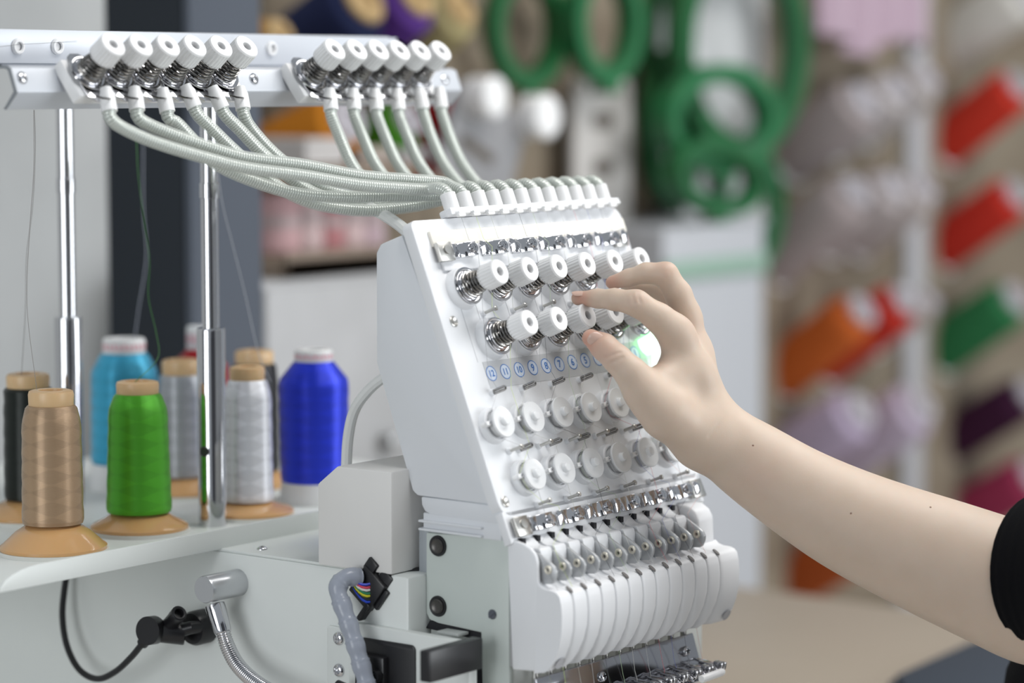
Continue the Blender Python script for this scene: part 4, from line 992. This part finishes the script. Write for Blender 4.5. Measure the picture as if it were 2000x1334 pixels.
# green embroidery hoops hanging on the board
GREENS = [mat('hoop_green_%d' % i, c, .35) for i, c in enumerate([(.010, .105, .030), (.016, .140, .048), (.008, .070, .020)])]
def hoop(label, px_, py_, wpx, hpx, dy, thick, width, m, yaw=0, roll=0):
    c = pl(px_, py_, 1, YW - dy); dep = (c - CC).dot(CD); sx = wpx / F * dep / .66 * .5; sz_ = hpx / F * dep * .5
    o = empty('embroidery_hoop', c); tag(o, label, 'embroidery hoop', 'green hoops on the wall')
    M = T_(c) @ Matrix.Rotation(math.radians(yaw), 4, 'Z') @ Matrix.Rotation(math.radians(roll), 4, 'Y')
    def ring(a, b, w_, t_, y0):
        n = 72; vs = []; fs = []
        for i in range(n):
            t = 2 * math.pi * i / n; cx, sz2 = math.cos(t), math.sin(t)
            for (dr, dyy) in ((0, -w_ / 2), (t_, -w_ / 2), (t_, w_ / 2), (0, w_ / 2)): vs.append(((a - dr) * cx, y0 + dyy, (b - dr) * sz2))
        for i in range(n):
            for j in range(4): fs.append((i * 4 + j, i * 4 + (j + 1) % 4, ((i + 1) % n) * 4 + (j + 1) % 4, ((i + 1) % n) * 4 + j))
        return G().raw(vs, fs)
    add('outer_ring', ring(sx, sz_, width, thick, 0).mesh('outer_ring', m, 50), None, o, M)
    add('inner_ring', ring(sx - thick * 1.06, sz_ - thick * 1.06, width * 1.15, thick * .55, .002).mesh('inner_ring', m, 50), None, o, M)
    cl = add('clamp', G().box((0, -.002, -sz_ - .004), (.026, width * 1.2, .016), .002).mesh('clamp', m), None, o, M)
    add('clamp_screw', G().lathe([(0, 0), (.004, 0), (.004, .03), (0, .03)], 14, T_((-.015, 0, -sz_ - .006)) @ Matrix.Rotation(math.pi / 2, 4, 'Y')).mesh('clamp_screw', PEGM), None, cl, M)
hoop('green hoop at the top, first beside the gold spool', 1028, 55, 160, 240, .07, .014, .022, GREENS[0])
hoop('green hoop at the top, above the upright grey frame', 1180, 45, 150, 240, .10, .014, .026, GREENS[1])
hoop('small green hoop at the top beside the upright frame', 1300, 70, 110, 210, .055, .012, .022, GREENS[2])
hoop('largest green hoop, at the right of the hoop cluster', 1445, 90, 310, 440, .10, .020, .028, GREENS[0])
hoop('mid-size green hoop hung inside the largest one', 1405, 232, 260, 215, .14, .016, .026, GREENS[1])
hoop('dark green hoop at the left of the hoop cluster', 1310, 250, 130, 310, .062, .018, .024, GREENS[2])
hoop('small lower green hoop under the largest one', 1400, 345, 210, 150, .165, .013, .024, GREENS[0], roll=8)
hoop('lowest green hoop behind the white cabinet corner', 1462, 405, 150, 250, .05, .010, .02, GREENS[1], roll=-12)
# white sheet of samples pinned behind the hoops
sa, sb_ = pl(1285, 200, 1, YW - .03), pl(1490, 200, 1, YW - .03)
so = empty('sample_sheet', ((sa.x + sb_.x) / 2, YW - .03, 1.4)); tag(so, 'pale grey sample sheet pinned behind the green hoops', 'sheet')
add('sheet_board', G().box(((sa.x + sb_.x) / 2, YW - .028, (pl(1390, -120, 1, YW - .03).z + pl(1390, 440, 1, YW - .03).z) / 2), (sb_.x - sa.x, .012, pl(1390, -120, 1, YW - .03).z - pl(1390, 440, 1, YW - .03).z), .002).mesh('sheet_board', noise_mat('sample_grey', (.34, .35, .35), (.56, .57, .58), 9)), None, so)
add('sheet_rail', G().box(((sa.x + sb_.x) / 2, YW - .036, pl(1390, 436, 1, YW - .03).z), (sb_.x - sa.x, .010, .014), .002).mesh('sheet_rail', UPR), None, so)
# grey cap frames with holes hanging on the board
FRAMEM = mat('frame_grey', (.52, .52, .52), .4, metal=.2); HOLE = mat('frame_hole', (.10, .085, .07), .8)
def cap_frame(label, px_, py_, wpx, hpx, dy, holes, roll, m, knobs=()):
    c = pl(px_, py_, 1, YW - dy); dep = (c - CC).dot(CD); sx = wpx / F * dep / .66; sz_ = hpx / F * dep
    o = empty('cap_frame', c); tag(o, label, 'frame', 'grey cap frames on the wall')
    M = T_(c) @ Matrix.Rotation(math.radians(roll), 4, 'Y')
    add('frame_plate', G().prism(rrect(-sx / 2, sx / 2, -sz_ / 2, sz_ / 2, .012), 0, .012, 'y', .002).mesh('frame_plate', m), None, o, M)
    for (hx, hz, hw, hh) in holes:
        add('slot', G().prism(rrect(hx * sx - hw * sx / 2, hx * sx + hw * sx / 2, hz * sz_ - hh * sz_ / 2, hz * sz_ + hh * sz_ / 2, hh * sz_ * .45), -.0015, .002, 'y').mesh('slot', HOLE), None, o, M)
    for (kx, kz, r) in knobs:
        add('white_knob', G().lathe([(0, 0), (r, 0), (r, .03), (r * .8, .034), (0, .034)], 24, T_((kx * sx, 0, kz * sz_)) @ Matrix.Rotation(math.pi / 2, 4, 'X')).mesh('white_knob', WHITE2), None, o, M)
cap_frame('upright pale grey frame plate with two dark slots', 1178, 305, 125, 300, .06, [(0, .23, .36, .10), (0, -.07, .36, .10)], 0, mat('frame_pale', (.50, .48, .46), .5))
cap_frame('tilted grey frame with two white knobs beside the red spool', 948, 284, 150, 190, .19, [(-.1, -.1, .5, .12)], 24, mat('frame_mid', (.26, .26, .27), .45), [(-.30, .38, .025), (.46, .56, .027)])
# white cabinet panel behind the hand
a0, a1 = pl(1296, 700, 1, YW - .20), pl(1492, 700, 1, YW - .20); zt = pl(1390, 440, 1, YW - .2).z
cab = empty('white_cabinet', ((a0.x + a1.x) / 2, YW - .12, 0)); tag(cab, 'tall narrow white cabinet standing behind the hand', 'cabinet')
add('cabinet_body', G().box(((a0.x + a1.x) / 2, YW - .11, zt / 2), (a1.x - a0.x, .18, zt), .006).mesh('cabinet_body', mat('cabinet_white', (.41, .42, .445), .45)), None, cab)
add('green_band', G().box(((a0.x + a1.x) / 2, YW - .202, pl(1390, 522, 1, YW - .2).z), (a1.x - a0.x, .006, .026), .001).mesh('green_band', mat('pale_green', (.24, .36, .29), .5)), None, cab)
# beige work table in the right background
tb = empty('work_table', (.84, .16, 0)); tag(tb, 'beige-topped work table in the background at the lower right', 'table')
TOPM = noise_mat('beige_table_top', (.335, .285, .225), (.36, .305, .245), 5, .5)
add('table_top', G().box((.84, .16, .735), (.52, .82, .03), .004).mesh('table_top', TOPM), None, tb)
for (x_, y_) in ((.63, -.20), (1.06, -.20), (.63, .52), (1.06, .52)): add('leg', G().box((x_, y_, .36), (.04, .04, .72), .002).mesh('leg', PEGM), None, tb)
cl_ = empty('folded_cloth', pl(1880, 1300, 2, .752)); tag(cl_, 'folded dark navy cloth lying on the beige table', 'cloth')
q = [pl(1735, 1340, 2, .752), pl(1895, 1268, 2, .752), pl(2100, 1230, 2, .752), pl(2100, 1400, 2, .752), pl(1800, 1420, 2, .752)]
NAVY = mat('navy_cloth', (.030, .040, .058), .85, bump=.3, bscale=200)
add('cloth_fold', G().prism([(v.x, v.y) for v in q], .7502, .757, 'z', .002).mesh('cloth_fold', NAVY), None, cl_)
cx_ = sum((v for v in q), Vector()) / 5
add('cloth_fold', G().prism([(cx_.x + (v.x - cx_.x) * .93, cx_.y + (v.y - cx_.y) * .93) for v in q], .7572, .763, 'z', .002).mesh('cloth_fold', NAVY), None, cl_)
# shelf unit left of the centre: pink skeins on a shelf above a white chest
sx0, sx1 = pl(508, 500, 1, YW - .16).x, pl(800, 500, 1, YW - .16).x
zs = pl(620, 520, 1, YW - .18).z
sh = empty('wall_shelf', ((sx0 + sx1) / 2, YW, zs)); tag(sh, 'brown wall shelf behind the machine head with pink skeins', 'shelf')
add('shelf_board', G().box(((sx0 + sx1) / 2, YW - .11, zs), (sx1 - sx0, .18, .022), .002).mesh('shelf_board', mat('shelf_brown', (.20, .15, .11), .6)), None, sh)
add('shelf_lip', G().box(((sx0 + sx1) / 2, YW - .196, zs + .004), (sx1 - sx0, .008, .030), .002).mesh('shelf_lip', mat('shelf_brown', (.2, .15, .11), .6)), None, sh)
SK = [(545, 420, (.52, .33, .34), 'dusty pink thread skein, leftmost on the shelf'), (590, 410, (.55, .42, .42), 'pale pink thread skein between two darker ones'), (632, 425, (.42, .18, .19), 'rose red thread skein on the shelf'), (672, 408, (.58, .44, .44), 'blush thread skein beside the rose red one'), (712, 425, (.50, .38, .42), 'mauve thread skein next to the machine head')]
for i, (px_, py_, c, lb) in enumerate(SK):
    p = pl(px_, py_, 1, YW - .11); hgt = pl(px_, py_ - 45, 1, YW - .11).z - zs - .012
    b = Vector((p.x, YW - .11, zs + .012)); o = empty('thread_skein', b); tag(o, lb, 'skein', 'pink skeins on the shelf')
    add('yarn', G().lathe([(0, 0), (.022, 0), (.025, .01), (.022, hgt * .5), (.025, hgt * .85), (.018, hgt), (0, hgt)], 24).mesh('yarn', mat('skein_%d' % i, c, .8, bump=.5, bscale=300)), None, o, T_(b))
    add('paper_band', G().lathe([(.0228, hgt * .42), (.0248, hgt * .43), (.0248, hgt * .6), (.0228, hgt * .61)], 24).mesh('paper_band', mat('band_paper', (.42, .34, .34), .7)), None, o, T_(b))
# white parcels under the spools, on a second board above the skeins
zs2 = pl(620, 330, 1, YW - .15).z
for (px_, wpx, hpx, c, lb) in ((560, 75, 34, (.50, .48, .47), 'pale grey carton under the orange spool'), (660, 60, 14, (.40, .34, .30), 'brownish carton between two pale boxes'), (745, 70, 10, (.46, .45, .46), 'light grey carton behind the right-hand tubes')):
    p = pl(px_, 330, 1, YW - .10); w_ = wpx / 1650 / .66; h_ = hpx / 1650
    o = empty('carton', (p.x, YW - .1, zs2)); tag(o, lb, 'carton')
    cm = mat('carton_%d' % px_, c, .8)
    add('box_body', G().box((p.x, YW - .10, zs2 + h_ / 2 + .006), (w_, .12, h_), .002).mesh('box_body', cm), None, o)
    add('box_lid', G().box((p.x, YW - .10, zs2 + h_ + .010), (w_ + .004, .124, .008), .001).mesh('box_lid', cm), None, o)
sh2 = empty('wall_shelf', ((sx0 + sx1) / 2, YW, zs2)); tag(sh2, 'upper brown wall shelf carrying cartons under the orange spool', 'shelf')
add('shelf_board', G().box(((sx0 + sx1) / 2, YW - .10, zs2 - .004), (sx1 - sx0, .15, .018), .002).mesh('shelf_board', mat('shelf_brown', (.2, .15, .11), .6)), None, sh2)
# white chest under the shelf
zc = pl(620, 545, 1, YW - .22).z
ch = empty('white_chest', ((sx0 + sx1) / 2, YW - .13, 0)); tag(ch, 'mottled white chest of drawers under the brown shelf', 'chest')
CHM = noise_mat('mottled_white', (.32, .32, .32), (.45, .45, .46), 5, .5)
xa, xb = pl(502, 700, 1, YW - .22).x, pl(960, 700, 1, YW - .22).x
add('chest_body', G().box(((xa + xb) / 2, YW - .118, zc / 2), (xb - xa, .19, zc), .004).mesh('chest_body', CHM), None, ch)
for i in range(3):
    hh = zc / 3 - .012
    d_ = add('drawer', G().box(((xa + xb) / 2, YW - .219, zc - .006 - hh / 2 - i * (hh + .012)), (xb - xa - .02, .012, hh), .002).mesh('drawer', CHM), None, ch)
    add('knob', G().lathe([(0, 0), (.008, 0), (.012, .012), (.010, .018), (0, .02)], 18).mesh('knob', PEGM), None, d_, zframe(((xa + xb) / 2, YW - .225, zc - .006 - hh / 2 - i * (hh + .012)), (0, -1, 0)))
